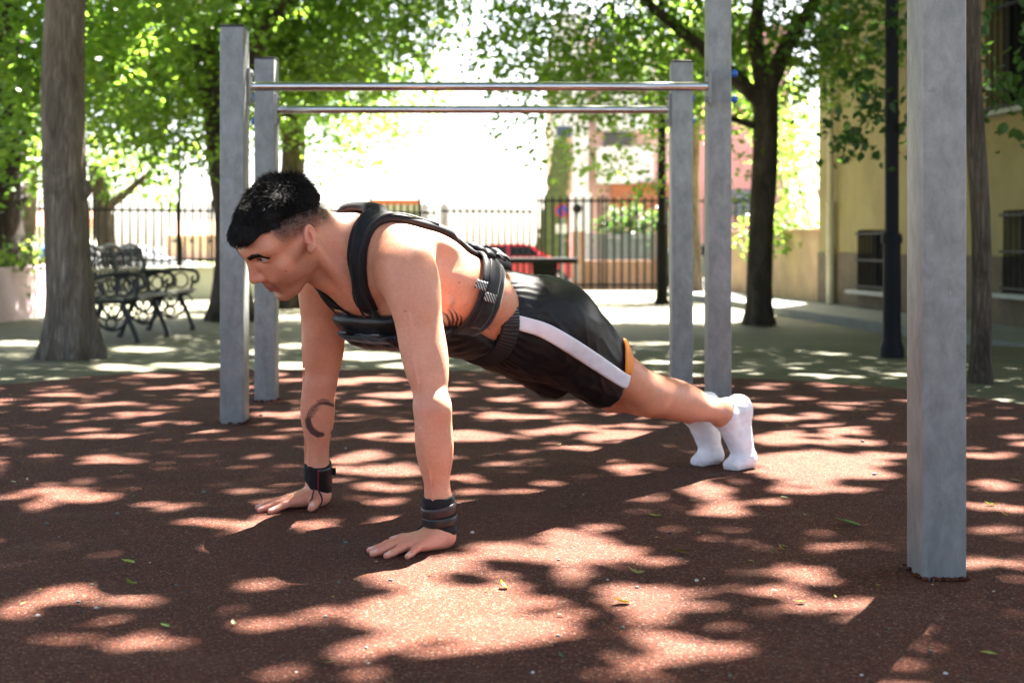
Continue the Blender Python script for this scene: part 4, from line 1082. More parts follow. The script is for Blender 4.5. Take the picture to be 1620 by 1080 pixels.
def lap(V, F, it=1, lam=0.5):
    """Laplacian smoothing."""
    for _ in range(it):
        acc = np.zeros_like(V); n = np.zeros(len(V))
        for a, b in ((0, 1), (1, 2), (2, 3), (3, 0)):
            np.add.at(acc, F[:, a], V[F[:, b]]); np.add.at(n, F[:, a], 1)
            np.add.at(acc, F[:, b], V[F[:, a]]); np.add.at(n, F[:, b], 1)
        V = V + lam * (acc / np.maximum(n, 1)[:, None] - V)
    return V

def proj_px(V):
    return np.stack([810 + F_PX * V[:, 0] / V[:, 1], HOR - F_PX * (V[:, 2] - CAM_Z) / V[:, 1]], 1)

A3 = lambda *v: np.array(v, float)
# ---- skeleton (metres, world)
U = nrm(A3(.74, .67, 0)); Vr = A3(-U[1], U[0], 0)             # towards the feet; towards his right side
S = A3(-.335, 3.275, .605); H = A3(.03, 3.60, .455)
ax = nrm(H - S); dor = np.cross(ax, Vr)                         # along the spine, out of the back
T3 = np.stack([ax, Vr, dor])
def tp(a, lat, d): return S + ax * a + Vr * lat + dor * d
shL = A3(-.228, 3.128, .592); elL = A3(-.173, 3.06, .302); wrL = A3(-.158, 3.088, .070)
shR = A3(-.448, 3.425, .588); elR = A3(-.474, 3.50, .315); wrR = A3(-.490, 3.580, .068)
hipL = H - Vr * .09; knL = A3(.365, 3.87, .248); anL = A3(.607, 4.115, .165)
hipR = H + Vr * .09; knR = A3(.285, 3.955, .248); anR = A3(.53, 4.195, .165)

# ---- head frame: x forward, y left, z up, origin between the ears
HYAW, HPIT, HROL, HSC = math.radians(33), math.radians(47), math.radians(-16), 1.03
HF = A3(-math.cos(HYAW) * math.cos(HPIT), -math.sin(HYAW) * math.cos(HPIT), -math.sin(HPIT))
_l = A3(math.sin(HYAW), -math.cos(HYAW), 0); _u = np.cross(HF, _l)
HL = math.cos(HROL) * _l + math.sin(HROL) * _u; HU = np.cross(HF, HL)
HO = A3(-.506, 3.15, .678)
HR = np.stack([HF, HL, HU])
def hp(x, y, z): return HO + HSC * (HF * x + HL * y + HU * z)
def rotR(R, axis, ang):
    """Rotate the frame's rows about one of its own axes."""
    c, s_ = math.cos(ang), math.sin(ang); i, j = [(1, 2), (2, 0), (0, 1)][axis]
    Q = R.copy(); Q[i] = c * R[i] + s_ * R[j]; Q[j] = -s_ * R[i] + c * R[j]; return Q

body = SDF()
# torso
body.ell(tp(.14, 0, -.012), T3, (.205, .150, .112), .03)
body.ell(tp(.03, 0, .0), T3, (.105, .165, .092), .04)
for sd in (-1, 1):
    body.ell(tp(.095, sd * .078, -.088), T3, (.075, .088, .042), .03)       # chest muscle
    body.ell(tp(.19, sd * .118, .012), rotR(T3, 2, sd * .10), (.16, .040, .070), .06)   # flank
    body.ell(tp(.085, sd * .092, .078), T3, (.085, .062, .032), .035)       # shoulder blade
    body.ell(tp(.33, sd * .045, .062), T3, (.2, .035, .03), .04)            # back muscle along the spine
    body.caps(tp(-.05, sd * .03, .062), tp(.0, sd * .15, .040), .042, .040, .05)   # trapezius
body.ell(tp(.34, 0, -.01), T3, (.20, .126, .086), .05)
body.ell(tp(.30, 0, -.045), T3, (.20, .085, .06), .04)
body.ell(tp(.50, 0, -.012), T3, (.13, .158, .098), .05)
for sd in (-1, 1):
    body.ell(tp(.55, sd * .075, .022), T3, (.09, .085, .078), .04)
body.caps(tp(.0, 0, .128), tp(.42, 0, .105), .010, .012, .03, sub=True)      # furrow of the spine
# neck
c7 = tp(-.06, 0, .055)
body.chain([hp(-.035, 0, -.01), hp(-.028, 0, -.075) * .55 + c7 * .45, c7 + A3(0, 0, -.035)], [.060, .056, .064], .035)
body.caps(hp(.0, 0, -.075), tp(.0, 0, -.055), .044, .05, .03)
body.caps(hp(-.012, .060, -.04), tp(-.005, -.03, -.085), .016, .013, .022)   # neck muscle, left
body.caps(hp(-.012, -.060, -.04), tp(-.005, .03, -.085), .016, .013, .022)
for sd in (-1, 1):                                                             # ribs and serratus showing on the flank
    for k in range(4):
        body.caps(tp(.13 + k * .042, sd * (.150 - .006 * k), -.045 + .012 * k), tp(.155 + k * .042, sd * (.120 - .012 * k), -.085 + .010 * k), .014, .010, .012)
for sd in (-1, 1):                                                             # collar bones
    body.caps(tp(-.012, sd * .025, -.082), tp(-.03, sd * .14, -.02), .011, .012, .022)

# arms
vein = []
def arm(sh, el, wr, sd, fat=1.0):
    d1 = nrm(el - sh); d2 = nrm(wr - el)
    out = sd * Vr; out = nrm(out - d1 * (out @ d1)); fr = np.cross(d1, out) * sd     # outward; towards the head
    R = np.stack([d1, out, np.cross(d1, out)])
    fwd = -U
    body.ell(sh + out * .012 + d1 * .035 + A3(0, 0, .0), R, (.098, .053, .058), .03)       # deltoid
    body.ell(sh + out * .006 + d1 * .05 + fwd * .030, rotR(R, 0, 0), (.085, .028, .030), .014)   # its front and back heads
    body.ell(sh + out * .006 + d1 * .05 - fwd * .030, rotR(R, 0, 0), (.085, .028, .030), .014)
    body.ell(sh - out * .02 - d1 * .01, R, (.07, .06, .06), .04)
    body.caps(sh, el, .046 * fat, .031 * fat, .03)
    body.ell(sh + d1 * .170 + fwd * .016, R, (.098, .033, .034), .016)               # biceps
    body.ell(sh + d1 * .165 - fwd * .020 + out * .012, R, (.115, .031, .034), .016)   # triceps, two heads
    body.ell(sh + d1 * .180 - fwd * .018 - out * .016, R, (.105, .030, .032), .016)
    body.ell(el + out * .002 - fwd * .006, R, (.034, .033, .030), .02)
    L2 = np.linalg.norm(wr - el)
    R2 = np.stack([d2, nrm(out - d2 * (out @ d2)), np.cross(d2, nrm(out - d2 * (out @ d2)))])
    body.caps(el, wr, .0315 * fat, .0265, .03)
    body.ell(el + d2 * .070 + fwd * .014 + out * .006, R2, (.085, .029, .031), .014)   # forearm muscles
    body.ell(el + d2 * .070 - fwd * .010 + out * .008, R2, (.085, .028, .030), .014)
    body.ell(el + d2 * .075 - out * .012, R2, (.085, .030, .032), .016)
    body.ell(wr - d2 * .015, R2, (.045, .030, .0245), .02)
    for o1, o2, t0, t1 in ((.010, .016, .18, .95), (-.012, -.004, .30, .98)):            # veins and tendons of the forearm
        p0 = el + d2 * L2 * t0 + out * o1 + fwd * .036; p1 = el + d2 * L2 * (t0 + t1) / 2 + out * (o1 + o2) / 2 + fwd * .034 + out * .006; p2 = el + d2 * L2 * t1 + out * o2 + fwd * .026
        vein.append([p0, p1, p2])
    vein.append([sh + d1 * .10 + out * .030 + fwd * .040, sh + d1 * .2 + out * .022 + fwd * .048, sh + d1 * .29 + out * .016 + fwd * .042])
arm(shL, elL, wrL, -1)
arm(shR, elR, wrR, 1, .97)

for v in vein:
    q_ = body.project(np.array(v), -.0004)
    body.chain(list(q_), [.0022, .0024, .0018], .005)
torso = SDF(); torso.p = list(body.p)                            # trunk, neck and arms, for laying the vest

# hands, flat on the ground
nails = []
def hand(wr, hf, th, hs=.88):
    """wr: wrist joint, hf: direction of the fingers, th: +1 when the thumb side lies towards Vr."""
    hf = nrm(hf); hl = np.cross(A3(0, 0, 1), hf); hl = hl * (1 if hl @ Vr * th > 0 else -1)    # towards the thumb
    up = A3(0, 0, 1)
    o = A3(wr[0], wr[1], 0.0)
    q = lambda f, l, z: o + (hf * f + hl * l + up * z) * hs
    R = np.stack([hf, hl, up])
    body.ell(q(.0, 0, .036), R, (.034, .031, .034), .02)
    body.ell(q(.012, -.014, .018), R, (.035, .022, .018), .012)                  # heel of the hand
    body.ell(q(.016, .018, .019), R, (.036, .020, .019), .012)
    ang = {'i': 9, 'm': 0, 'r': -10, 'p': -25}
    mcp = {'i': (.092, .027), 'm': (.095, .006), 'r': (.088, -.015), 'p': (.076, -.034)}
    ln = {'i': (.039, .022, .0185), 'm': (.043, .0255, .0195), 'r': (.040, .024, .0185), 'p': (.032, .0175, .0165)}
    rr = {'i': .0088, 'm': .0090, 'r': .0086, 'p': .0076}
    for f in 'imrp':
        a = math.radians(ang[f]); d = hf * math.cos(a) + hl * math.sin(a)
        r = rr[f]; b = q(mcp[f][0], mcp[f][1], r + .0145)
        body.caps(q(.012, mcp[f][1] * .55, .030), b, .017, r + .0030, .010)          # back of the hand over each bone
        L1, L2, L3 = ln[f]
        p1 = b + d * L1; p1[2] = r * 1.0 + .0062
        p2 = p1 + d * L2; p2[2] = r * .9 + .001
        p3 = p2 + d * L3; p3[2] = r * .78 - .0008
        body.caps(b, p1, r + .0022, r + .0002, .005)
        body.ell(p1, R, (r * 1.12, r * 1.08, r * 1.08), .004)
        body.caps(p1, p2, r, r * .93, .003)
        body.caps(p2, p3, r * .93, r * .80, .003)
        nails.append((p3 - d * .003 + up * r * .62, d, r))
    body.ell(q(.060, -.004, .014), R, (.052, .038, .0135), .012)                  # palm
    # thumb, out of the side of the palm near its base
    a = math.radians(58); d = hf * math.cos(a) + hl * math.sin(a)
    b0 = q(.016, .022, .024); b1 = q(.040, .047, .019)
    d1 = nrm(hf * .62 + hl * .78); b2 = b1 + d1 * .032; b2[2] = .0135
    d2 = nrm(hf * .75 + hl * .66); b3 = b2 + d2 * .023; b3[2] = .0095
    body.caps(b0, b1, .0185, .0135, .012)
    body.caps(b1, b2, .0130, .0108, .005)
    body.caps(b2, b3, .0110, .0088, .004)
    nails.append((b3 - d2 * .004 + up * .0065, d2, .0105))
hand(wrL + A3(.004, 0, 0), A3(-.79, -.615, 0), 1)
hand(wrR + A3(.002, 0.008, 0), A3(-.77, -.64, 0), -1)

# legs and feet (the feet stand on their toes)
def leg(hip, kn, an, heel, ball, toe):
    d1 = nrm(kn - hip); d2 = nrm(an - kn)
    body.caps(hip, kn, .086, .052, .04)
    body.caps(kn, an, .050, .031, .03)
    body.ell(kn, np.stack([d2, Vr, np.cross(d2, Vr)]), (.062, .050, .050), .03)
    up = nrm(np.cross(d2, Vr)); up = up if up[2] > 0 else -up
    R = np.stack([d2, Vr, np.cross(d2, Vr)])
    body.ell(kn + d2 * .125 + up * .016, R, (.115, .046, .042), .035)             # calf
    body.ell(kn + d2 * .13 - up * .012, R, (.12, .038, .034), .03)
    body.caps(an - d2 * .10 + up * .022, heel - A3(0, 0, .012), .013, .015, .02)     # tendon
    body.caps(an, heel * .6 + an * .4, .032, .030, .02)
    for sd in (-1, 1): body.ell(an + Vr * sd * .024 + A3(0, 0, -.004), np.eye(3), (.016, .016, .016), .015)
    body.caps(heel, ball, .0235, .0255, .03)
    body.caps(an, ball - nrm(ball - an) * .05, .029, .0225, .03)
    body.caps(ball + Vr * .011, toe + Vr * .014, .0200, .0125, .015)
    body.caps(ball - Vr * .011, toe - Vr * .014, .0190, .0115, .015)
heL, baL, toL = A3(.668, 4.162, .176), A3(.680, 4.160, .028), A3(.638, 4.122, .012)
heR, baR, toR = A3(.586, 4.240, .176), A3(.596, 4.240, .028), A3(.554, 4.203, .012)
leg(hipL, knL, anL, heL, baL, toL)
leg(hipR, knR, anR, heR, baR, toR)

# head and face
def he(c, rad, k=.012, R=None, sub=False):
    body.ell(hp(*c), HR if R is None else R, tuple(HSC * r for r in rad), k, sub)
def hc(a, b, ra, rb, k=.01, sub=False):
    body.caps(hp(*a), hp(*b), ra * HSC, rb * HSC, k, sub)
he((-.014, 0, .036), (.094, .076, .068), .02)
he((.030, 0, .036), (.058, .060, .048), .03)
he((.040, 0, -.030), (.054, .052, .072), .03)
he((.072, 0, -.060), (.030, .034, .042), .02)                                      # mouth barrel
for sd in (-1, 1):
    hc((-.002, sd * .047, -.050), (.066, sd * .018, -.098), .017, .016, .025)       # jaw
    hc((-.002, sd * .058, -.005), (-.002, sd * .048, -.05), .016, .016, .02)
    he((.024, sd * .046, -.040), (.034, .018, .036), .02)                           # chewing muscle
    hc((.062, sd * .048, -.016), (.005, sd * .066, -.002), .015, .011, .02)         # cheek bone
    he((.058, sd * .034, -.038), (.028, .023, .034), .02)                           # cheek
    hc((.082, sd * .016, .008), (.088, sd * .020, -.036), .012, .012, .015)          # side of the nose
    hc((.086, sd * .010, .038), (.066, sd * .050, .038), .0105, .011, .02)         # brow ridge
he((.086, 0, -.100), (.0165, .020, .017), .016)                                      # chin
for sd in (-1, 1):
    he((.097, sd * .033, .0195), (.020, .020, .012), .010, sub=True)                 # eye socket
    he((.0735, sd * .0325, .0205), (.0150, .0165, .0130), .005)                     # closed lids
    he((.0820, sd * .0340, .0203), (.0200, .0148, .0049), .0018, rotR(HR, 0, sd * .08), sub=True)   # slit between them
hc((.089, 0, .028), (.1115, 0, -.013), .0085, .0095, .012)                           # nose
he((.1140, 0, -.0195), (.0115, .0110, .0098), .008)
for sd in (-1, 1):
    he((.102, sd * .0115, -.0240), (.0125, .0070, .0085), .006)                     # wing
    hc((.105, sd * .007, -.036), (.110, sd * .006, -.030), .0034, .0028, .003, sub=True)
hc((.098, 0, -.030), (.098, 0, -.050), .008, .007, .012)
for sd in (-1, 1):                                                                  # lips
    hc((.1005, sd * .003, -.0580), (.0865, sd * .0245, -.0640), .0068, .0025, .004)
    hc((.0985, 0, -.0695), (.0865, sd * .0225, -.0652), .0078, .0025, .004)
hc((.1075, -.001, -.0640), (.0935, .027, -.0647), .0016, .0012, .003, sub=True)
hc((.1075, .001, -.0640), (.0935, -.027, -.0647), .0016, .0012, .003, sub=True)
he((.100, 0, -.0835), (.006, .018, .006), .010, sub=True)
# ears
EAR = {}
for sd in (-1, 1):
    tilt = math.radians(36); fl = math.radians(22)
    out = nrm(HL * sd * math.cos(fl) - HF * math.sin(fl) * 1.0)                      # normal of the ear's disc
    back = nrm(-HF * math.cos(fl) - HL * sd * 0 + HL * sd * math.sin(fl) * 1.0)
    back = nrm(back - out * (back @ out)); upv = np.cross(out, back); upv = upv if upv @ HU > 0 else -upv
    e1 = back * math.cos(-tilt) + upv * math.sin(-tilt) * 1.0; e2 = upv * math.cos(-tilt) - back * math.sin(-tilt)
    c = hp(-.008, sd * .0765, -.004)
    EAR[sd] = (c, e1, e2, out)
    q = lambda x, y, z: c + HSC * (e1 * x * .92 + e2 * y * .86 + out * z)
    R = np.stack([e1, e2, out])
    body.ell(q(0, .003, .004), R, (.0162 * HSC, .0250 * HSC, .0065 * HSC), .005)
    body.ell(q(-.004, -.024, .004), R, (.0095 * HSC, .0115 * HSC, .0055 * HSC), .006)
    body.ell(q(-.001, .003, .0125), R, (.0112 * HSC, .0190 * HSC, .0100 * HSC), .003, sub=True)
    ring = []
    for i in range(40):
        t = math.radians(200 - i * 7.0)
        ring.append(q(.0165 * math.cos(t), .0035 + .0285 * math.sin(t), .0075))
    body.chain(ring, [.0034 * HSC] * 40, .0025)
    body.chain([q(.006, -.013, .006), q(.0085, .003, .008), q(.004, .017, .007)], [.0032 * HSC] * 3, .003)
    body.ell(q(-.0135, -.004, .006), R, (.005, .007, .006), .004)                    # tragus
    body.ell(q(-.006, -.006, .009), R, (.006, .008, .007), .003, sub=True)
# ------------------------------------------------------------------ skin
BV, BF = body.mesh(MAN_H, (-.75, 2.8, -.02), (.8, 4.4, .86))
BL = (BV - HO) @ HR.T / HSC                                   # vertices in the head frame
BPX = proj_px(BV)

def sstep(a, b, x): 
    t = np.clip((x - a) / (b - a), 0, 1); return t * t * (3 - 2 * t)
def wob(P, f, seed=0, n=5):
    """Cheap smooth noise in -1..1."""
    r_ = np.random.default_rng(seed); out = np.zeros(len(P))
    for i in range(n):
        k = r_.normal(size=3); k /= np.linalg.norm(k)
        out += np.sin((P @ k) * f * (0.7 + 0.6 * r_.random()) * 6.283 + r_.random() * 6.283)
    return out / n * 1.6
def stroke(P2, pts, ws):
    """Mask of a brush stroke through pts with half-widths ws (pixels of the photograph)."""
    m = np.zeros(len(P2)); pts = np.array(pts, float)
    for i in range(len(pts) - 1):
        a, b = pts[i], pts[i + 1]; ba = b - a
        t = np.clip(((P2 - a) @ ba) / (ba @ ba), 0, 1)
        d = np.linalg.norm(P2 - a - t[:, None] * ba, axis=1)
        m = np.maximum(m, sstep(.9, -.9, d - (ws[i] + (ws[i + 1] - ws[i]) * t)))
    return m
ink = np.zeros(len(BV))
fl = (BPX[:, 0] > 660) & (BPX[:, 0] < 800) & (BPX[:, 1] > 460) & (BPX[:, 1] < 560) & (BV[:, 1] > 3.22)
for pts, ws in [([(698, 505), (703, 512), (706, 521), (703, 530)], [.4, 1.9, 2.4, 1.5]),
                ([(699, 493), (707, 499), (711, 508), (711, 519), (708, 528)], [.4, 1.6, 2.4, 2.6, 1.2]),
                ([(709, 489), (715, 497), (717, 506), (716, 516), (712, 526)], [.3, 1.6, 2.3, 2.2, 1.2]),
                ([(717, 490), (722, 497), (724, 505), (721, 515), (717, 524)], [.3, 1.5, 2.2, 2.0, 1.2]),
                ([(727, 497), (730, 503), (729, 512), (724, 522)], [.3, 1.5, 1.8, 1.0]),
                ([(700, 518), (707, 524), (716, 527), (724, 524)], [1.2, 2.2, 2.0, .8]),
                ([(771, 510), (774, 504), (778, 501), (783, 504)], [.4, 1.3, 1.0, .3]),
                ([(770, 516), (773, 519), (776, 522)], [.4, .9, .3])]:
    ink[fl] = np.maximum(ink[fl], stroke(BPX[fl], pts, ws))
fa = (BPX[:, 0] > 460) & (BPX[:, 0] < 540) & (BPX[:, 1] > 610) & (BPX[:, 1] < 710) & (BV[:, 1] > 3.3) & (BV[:, 1] < 3.7)
for pts, ws in [([(527, 641), (519, 638), (510, 637), (503, 639), (496, 645), (490, 654), (487, 664), (489, 674), (495, 682), (503, 687), (510, 687)],
                 [2.6, 3.0, 2.6, 2.8, 3.6, 4.2, 4.8, 5.2, 5.2, 4.8, 3.4]),
                ([(520, 633), (510, 632), (501, 635)], [.8, 1.3, .6]), ([(507, 643), (499, 650), (494, 660)], [.4, 1.3, .5]),
                ([(524, 685), (526, 680)], [1.5, 1.0])]:
    ink[fa] = np.maximum(ink[fa], stroke(BPX[fa], pts, ws))
# brush gaps in the ring's dry end
u_ = np.arctan2(BPX[fa, 1] - 662, BPX[fa, 0] - 512); rr_ = np.hypot(BPX[fa, 1] - 662, BPX[fa, 0] - 512)
ink[fa] *= 1 - .75 * sstep(.25, .6, np.sin(rr_ * 2.1)) * sstep(-1.2, -2.6, np.where(u_ > 0, -3.2, u_)) * (BPX[fa, 1] < 662)
for mx, my, mr in [(641, 492, 1.1), (727, 447, 1.2), (452, 429, .8), (636, 563, .9)]:
    mm = (np.hypot(BPX[:, 0] - mx, BPX[:, 1] - my) < 8) & (BV[:, 1] < 3.6)
    ink[mm] = np.maximum(ink[mm], .8 * sstep(mr + 1, mr - .6, np.hypot(BPX[mm, 0] - mx, BPX[mm, 1] - my)))

HX = np.array([-.12, -.073, -.045, -.014, .032, .061, .090]); HZ = np.array([-.012, .008, .030, .049, .071, .078, .066])
def hair_edge(x): return np.interp(x, HX, HZ)
isH = (np.abs(BL) < .17).all(1) & (BL[:, 2] > -.16)
x_, y_, z_ = BL[:, 0], BL[:, 1], BL[:, 2]
edge = hair_edge(x_)
near_ear = np.minimum(np.linalg.norm(BL - np.array([-.010, .080, .0]), axis=1), np.linalg.norm(BL - np.array([-.010, -.080, .0]), axis=1))
notear = 1 - sstep(.0765, .0785, np.abs(y_)) * sstep(.042, .036, near_ear)
fade = sstep(-.066, -.004, z_ - edge) * sstep(.050, .030, x_) * isH * notear * sstep(-.055, -.02, z_)
fade = np.maximum(fade, sstep(-.012, .004, z_ - edge) * isH * (x_ > .02))
beard = .34 * isH * sstep(-.020, -.050, z_) * sstep(-.150, -.110, z_) * sstep(-.02, .02, x_)
beard = np.maximum(beard,   .14 * isH * sstep(.012, .0, np.abs(z_ + .048)) * sstep(.075, .09, x_) * sstep(.03, .018, np.abs(y_)))
beard = np.maximum(beard,   .36 * isH * sstep(.030, .014, np.abs(x_ - .022)) * sstep(-.07, -.03, z_) * sstep(.02, -.01, z_))
lip = isH * sstep(.027, .022, np.abs(y_)) * sstep(.0135, .0085, np.abs(z_ + .0640 - .0012 * (np.abs(y_) < .004))) * sstep(.080, .088, x_)
red = np.zeros(len(BV))
red = np.maximum(red, .35 * isH * sstep(.03, .014, np.linalg.norm(BL - np.array([.108, 0, -.020]), axis=1)))
red = np.maximum(red, .4 * isH * sstep(.034, .01, np.minimum(np.linalg.norm(BL - np.array([.075, .042, -.012]), axis=1), np.linalg.norm(BL - np.array([.075, -.042, -.012]), axis=1))))
red = np.maximum(red, .5 * isH * (1 - sstep(.020, .036, near_ear)))
for P_ in (elL, elR): red = np.maximum(red, .5 * sstep(.07, .02, np.linalg.norm(BV - P_, axis=1)))
red = np.maximum(red, .75 * sstep(.05, .02, BV[:, 2]) * (BV[:, 1] < 3.75))
nail = np.zeros(len(BV))
for c, d, r_ in nails:
    q = BV - c; a_ = q @ d; side = np.cross(d, A3(0, 0, 1)); b_ = q @ side
    nail = np.maximum(nail, sstep(1.25, .85, np.hypot(a_ / (r_ * .85), b_ / (r_ * .62))) * (q[:, 2] > -r_ * .35) * (np.linalg.norm(q, axis=1) < r_ * 2))

mskin, nt, b = mat_new('skin')
atA = N(nt, 'ShaderNodeAttribute', attribute_name='tone_a'); atB = N(nt, 'ShaderNodeAttribute', attribute_name='tone_b')
sA = N(nt, 'ShaderNodeSeparateColor'); sB = N(nt, 'ShaderNodeSeparateColor')
nt.links.new(atA.outputs['Color'], sA.inputs[0]); nt.links.new(atB.outputs['Color'], sB.inputs[0])
p = geo_pos(nt)
c = ramp(nt, noise(nt, 22, 6, .65, p), [(.3, (.63, .275, .165)), (.55, (.68, .31, .19)), (.75, (.71, .34, .215))])
c = mix(nt, ramp(nt, noise(nt, 160, 3, .7, p), [(.35, (1, 1, 1)), (.75, (0, 0, 0))]), c, mix(nt, 1.0, c, (.90, .82, .79), 'MULTIPLY'))
c = mix(nt, sB.outputs[0], c, (.58, .21, .14))                              # redder skin
c = mix(nt, sA.outputs[2], c, (.44, .17, .14))                              # lips
c = mix(nt, sB.outputs[1], c, (.62, .40, .33))                                # nails
st = N(nt, 'ShaderNodeMath', operation='MULTIPLY'); nt.links.new(sA.outputs[1], st.inputs[0])
nt.links.new(ramp(nt, noise(nt, 900, 2, .6, p), [(.3, (1, 1, 1)), (.8, (.62, .62, .62))]), st.inputs[1])
c = mix(nt, st.outputs[0], c, (.030, .022, .020))                             # clipped hair and stubble
ik = N(nt, 'ShaderNodeMath', operation='MULTIPLY'); ik.inputs[1].default_value = .9; nt.links.new(sA.outputs[0], ik.inputs[0])
c = mix(nt, ik.outputs[0], c, (.026, .022, .024))                             # tattoo ink
nt.links.new(c, b.inputs['Base Color'])
b.inputs['Roughness'].default_value = .46
b.inputs['Specular IOR Level'].default_value = .42
b.inputs['Subsurface Weight'].default_value = .12
b.inputs['Subsurface Radius'].default_value = (1.0, .35, .2)
b.inputs['Subsurface Scale'].default_value = .006
hb_ = N(nt, 'ShaderNodeMath', operation='MULTIPLY_ADD'); nt.links.new(noise(nt, 130, 4, .75, p), hb_.inputs[0]); hb_.inputs[1].default_value = 1.4; nt.links.new(noise(nt, 480, 4, .7, p), hb_.inputs[2])
bump(nt, b, hb_.outputs[0], .35, .0016)
nt.links.new(ramp(nt, noise(nt, 30, 5, .7, p), [(.35, (.36, .36, .36)), (.65, (.56, .56, .56))]), b.inputs['Roughness'])

def colour_attr(me, name, rgb):
    a = me.color_attributes.new(name, 'FLOAT_COLOR', 'POINT')
    a.data.foreach_set('color', np.concatenate([rgb, np.ones((len(rgb), 1))], 1).astype(np.float32).ravel())

person = empty('person', (-.10, 3.45, 0), 'young man doing a push-up in a black weight vest, black shorts and white socks', 'person')
bo = mesh_np('body', BV, BF, mskin)
colour_attr(bo.data, 'tone_a', np.stack([ink, np.maximum(fade, beard), lip], 1))
colour_attr(bo.data, 'tone_b', np.stack([red, nail, red * 0], 1))
place(link(bo), person)

# ---- eyes
mw = simple('eye_white', (.72, .66, .62), (.62, .50, .46), 90, .12)
mi = simple('iris_brown', (.09, .038, .016), (.05, .02, .01), 700, .08)
mpu = simple('pupil_black', (.004, .004, .004), rough=.05)
for sd in (1, -1):
    ec = hp(.0752, sd * .0330, .0203)
    e = MB().ball(ec, .0123 * HSC, sub=4).build('eye', mw, person, smooth=True, angle=180)
    g = nrm(HF * .88 + HU * .36 + HL * -.10 + A3(-.05, 0, 0))
    q = Vector(g).to_track_quat('Z', 'Y').to_matrix()
    ir = MB().ball(ec + g * (.0123 * HSC * .905), .0060, (1, 1, .32), q, 3).build('iris', mi, e, smooth=True, angle=180)
    MB().ball(ec + g * (.0123 * HSC * .905 + .0013), .0027, (1, 1, .35), q, 2).build('pupil', mpu, e, smooth=True, angle=180)

# ---- hair: a dark cap under thousands of short strands
mhair, nt, b = mat_new('hair_black')
b.inputs['Base Color'].default_value = (.012, .010, .009, 1); b.inputs['Roughness'].default_value = .6
b.inputs['Specular IOR Level'].default_value = .18
def strands(roots, dirs, lens, w0, curl=0.0, seed=3, bend=None):
    """Ribbon strands as one quad strip each."""
    r_ = np.random.default_rng(seed); n = len(roots); seg = 4
    side = np.cross(dirs, r_.normal(size=(n, 3))); side /= np.linalg.norm(side, axis=1)[:, None] + 1e-9
    wv = np.cross(dirs, side)
    V = np.zeros((n, seg + 1, 2, 3)); pos = roots.copy(); d = dirs.copy()
    for k in range(seg + 1):
        w = w0 * (1 - k / seg * .75)
        V[:, k, 0] = pos - side * w[:, None]; V[:, k, 1] = pos + side * w[:, None]
        d = d + curl * (r_.normal(size=(n, 3)) * .5 + wv * np.sin(k * 1.7)) + (bend if bend is not None else 0)
        d /= np.linalg.norm(d, axis=1)[:, None]
        pos = pos + d * (lens / seg)[:, None]
    base = (np.arange(n) * (seg + 1) * 2)[:, None]
    F = np.concatenate([np.stack([base[:, 0] + 2 * k, base[:, 0] + 2 * k + 1, base[:, 0] + 2 * k + 3, base[:, 0] + 2 * k + 2], 1) for k in range(seg)])
    return V.reshape(-1, 3), F
cap = SDF()
cap.ell(hp(-.016, 0, .036), HR, (.0965 * HSC, .0785 * HSC, .079 * HSC), .02)
cap.ell(hp(.028, 0, .048), HR, (.066 * HSC, .0640 * HSC, .052 * HSC), .03)
cap.ell(hp(.066, 0, .070), HR, (.034 * HSC, .046 * HSC, .022 * HSC), .02)
CV, CF = cap.mesh(.0032, HO - .19, HO + .19)
CL = (CV - HO) @ HR.T / HSC
cedge = hair_edge(CL[:, 0]) + .008 + .007 * sstep(.03, .08, CL[:, 0])
drop = sstep(.0, -.022, CL[:, 2] - cedge + .008)
g_ = cap.grad(CV)
tapr = .0055 * sstep(.016, .0, CL[:, 2] - cedge) * (1 - .75 * sstep(.045, .085, CL[:, 0]))
CV = CV + g_ * ((wob(CV, 40, 5) * .0009 + wob(CV, 110, 9) * .0007)[:, None]) - g_ * (.034 * drop + tapr)[:, None]
cap_o = mesh_np('hair', CV, CF, mhair); place(link(cap_o), person)
keep = np.where((CL[:, 2] - cedge > -.010))[0]
r_ = np.random.default_rng(21)
ids = keep[r_.integers(0, len(keep), 30000)]
ro = CV[ids] + r_.normal(size=(len(ids), 3)) * .0016 + g_[ids] * .0005
ll = CL[ids]
top = sstep(.03, .10, ll[:, 2]); frt = sstep(.02, .09, ll[:, 0]); bck = sstep(.0, -.06, ll[:, 0])
cl_ = np.stack([wob(ro, 26, 31), wob(ro, 26, 32), wob(ro, 26, 33)], 1)      # locks
tang = HF[None] * (.75 * top + .35 * frt + .1 - .2 * bck)[:, None] - HU[None] * (.85 * (1 - top) + .5 * frt)[:, None]
tang = tang - g_[ids] * (tang * g_[ids]).sum(1)[:, None]
dr = g_[ids] * (.22 + .14 * bck * top + .22 * frt + .16 * (1 - top))[:, None] + tang + cl_ * .5 + r_.normal(size=ro.shape) * .16
dr /= np.linalg.norm(dr, axis=1)[:, None]
ln_ = (.006 + .012 * sstep(0, .05, ll[:, 2] - cedge[ids])) * (.6 + .7 * r_.random(len(ids)))
SV, SF = strands(ro, dr, ln_, .00050 * (.7 + .6 * r_.random(len(ids))), .14, 4, bend=-g_[ids] * .03 - HU[None] * (.05 * (1 - top) + .10 * frt)[:, None])
place(link(mesh_np('hair_strands', SV, SF, mhair)), person)['kind'] = 'stuff'
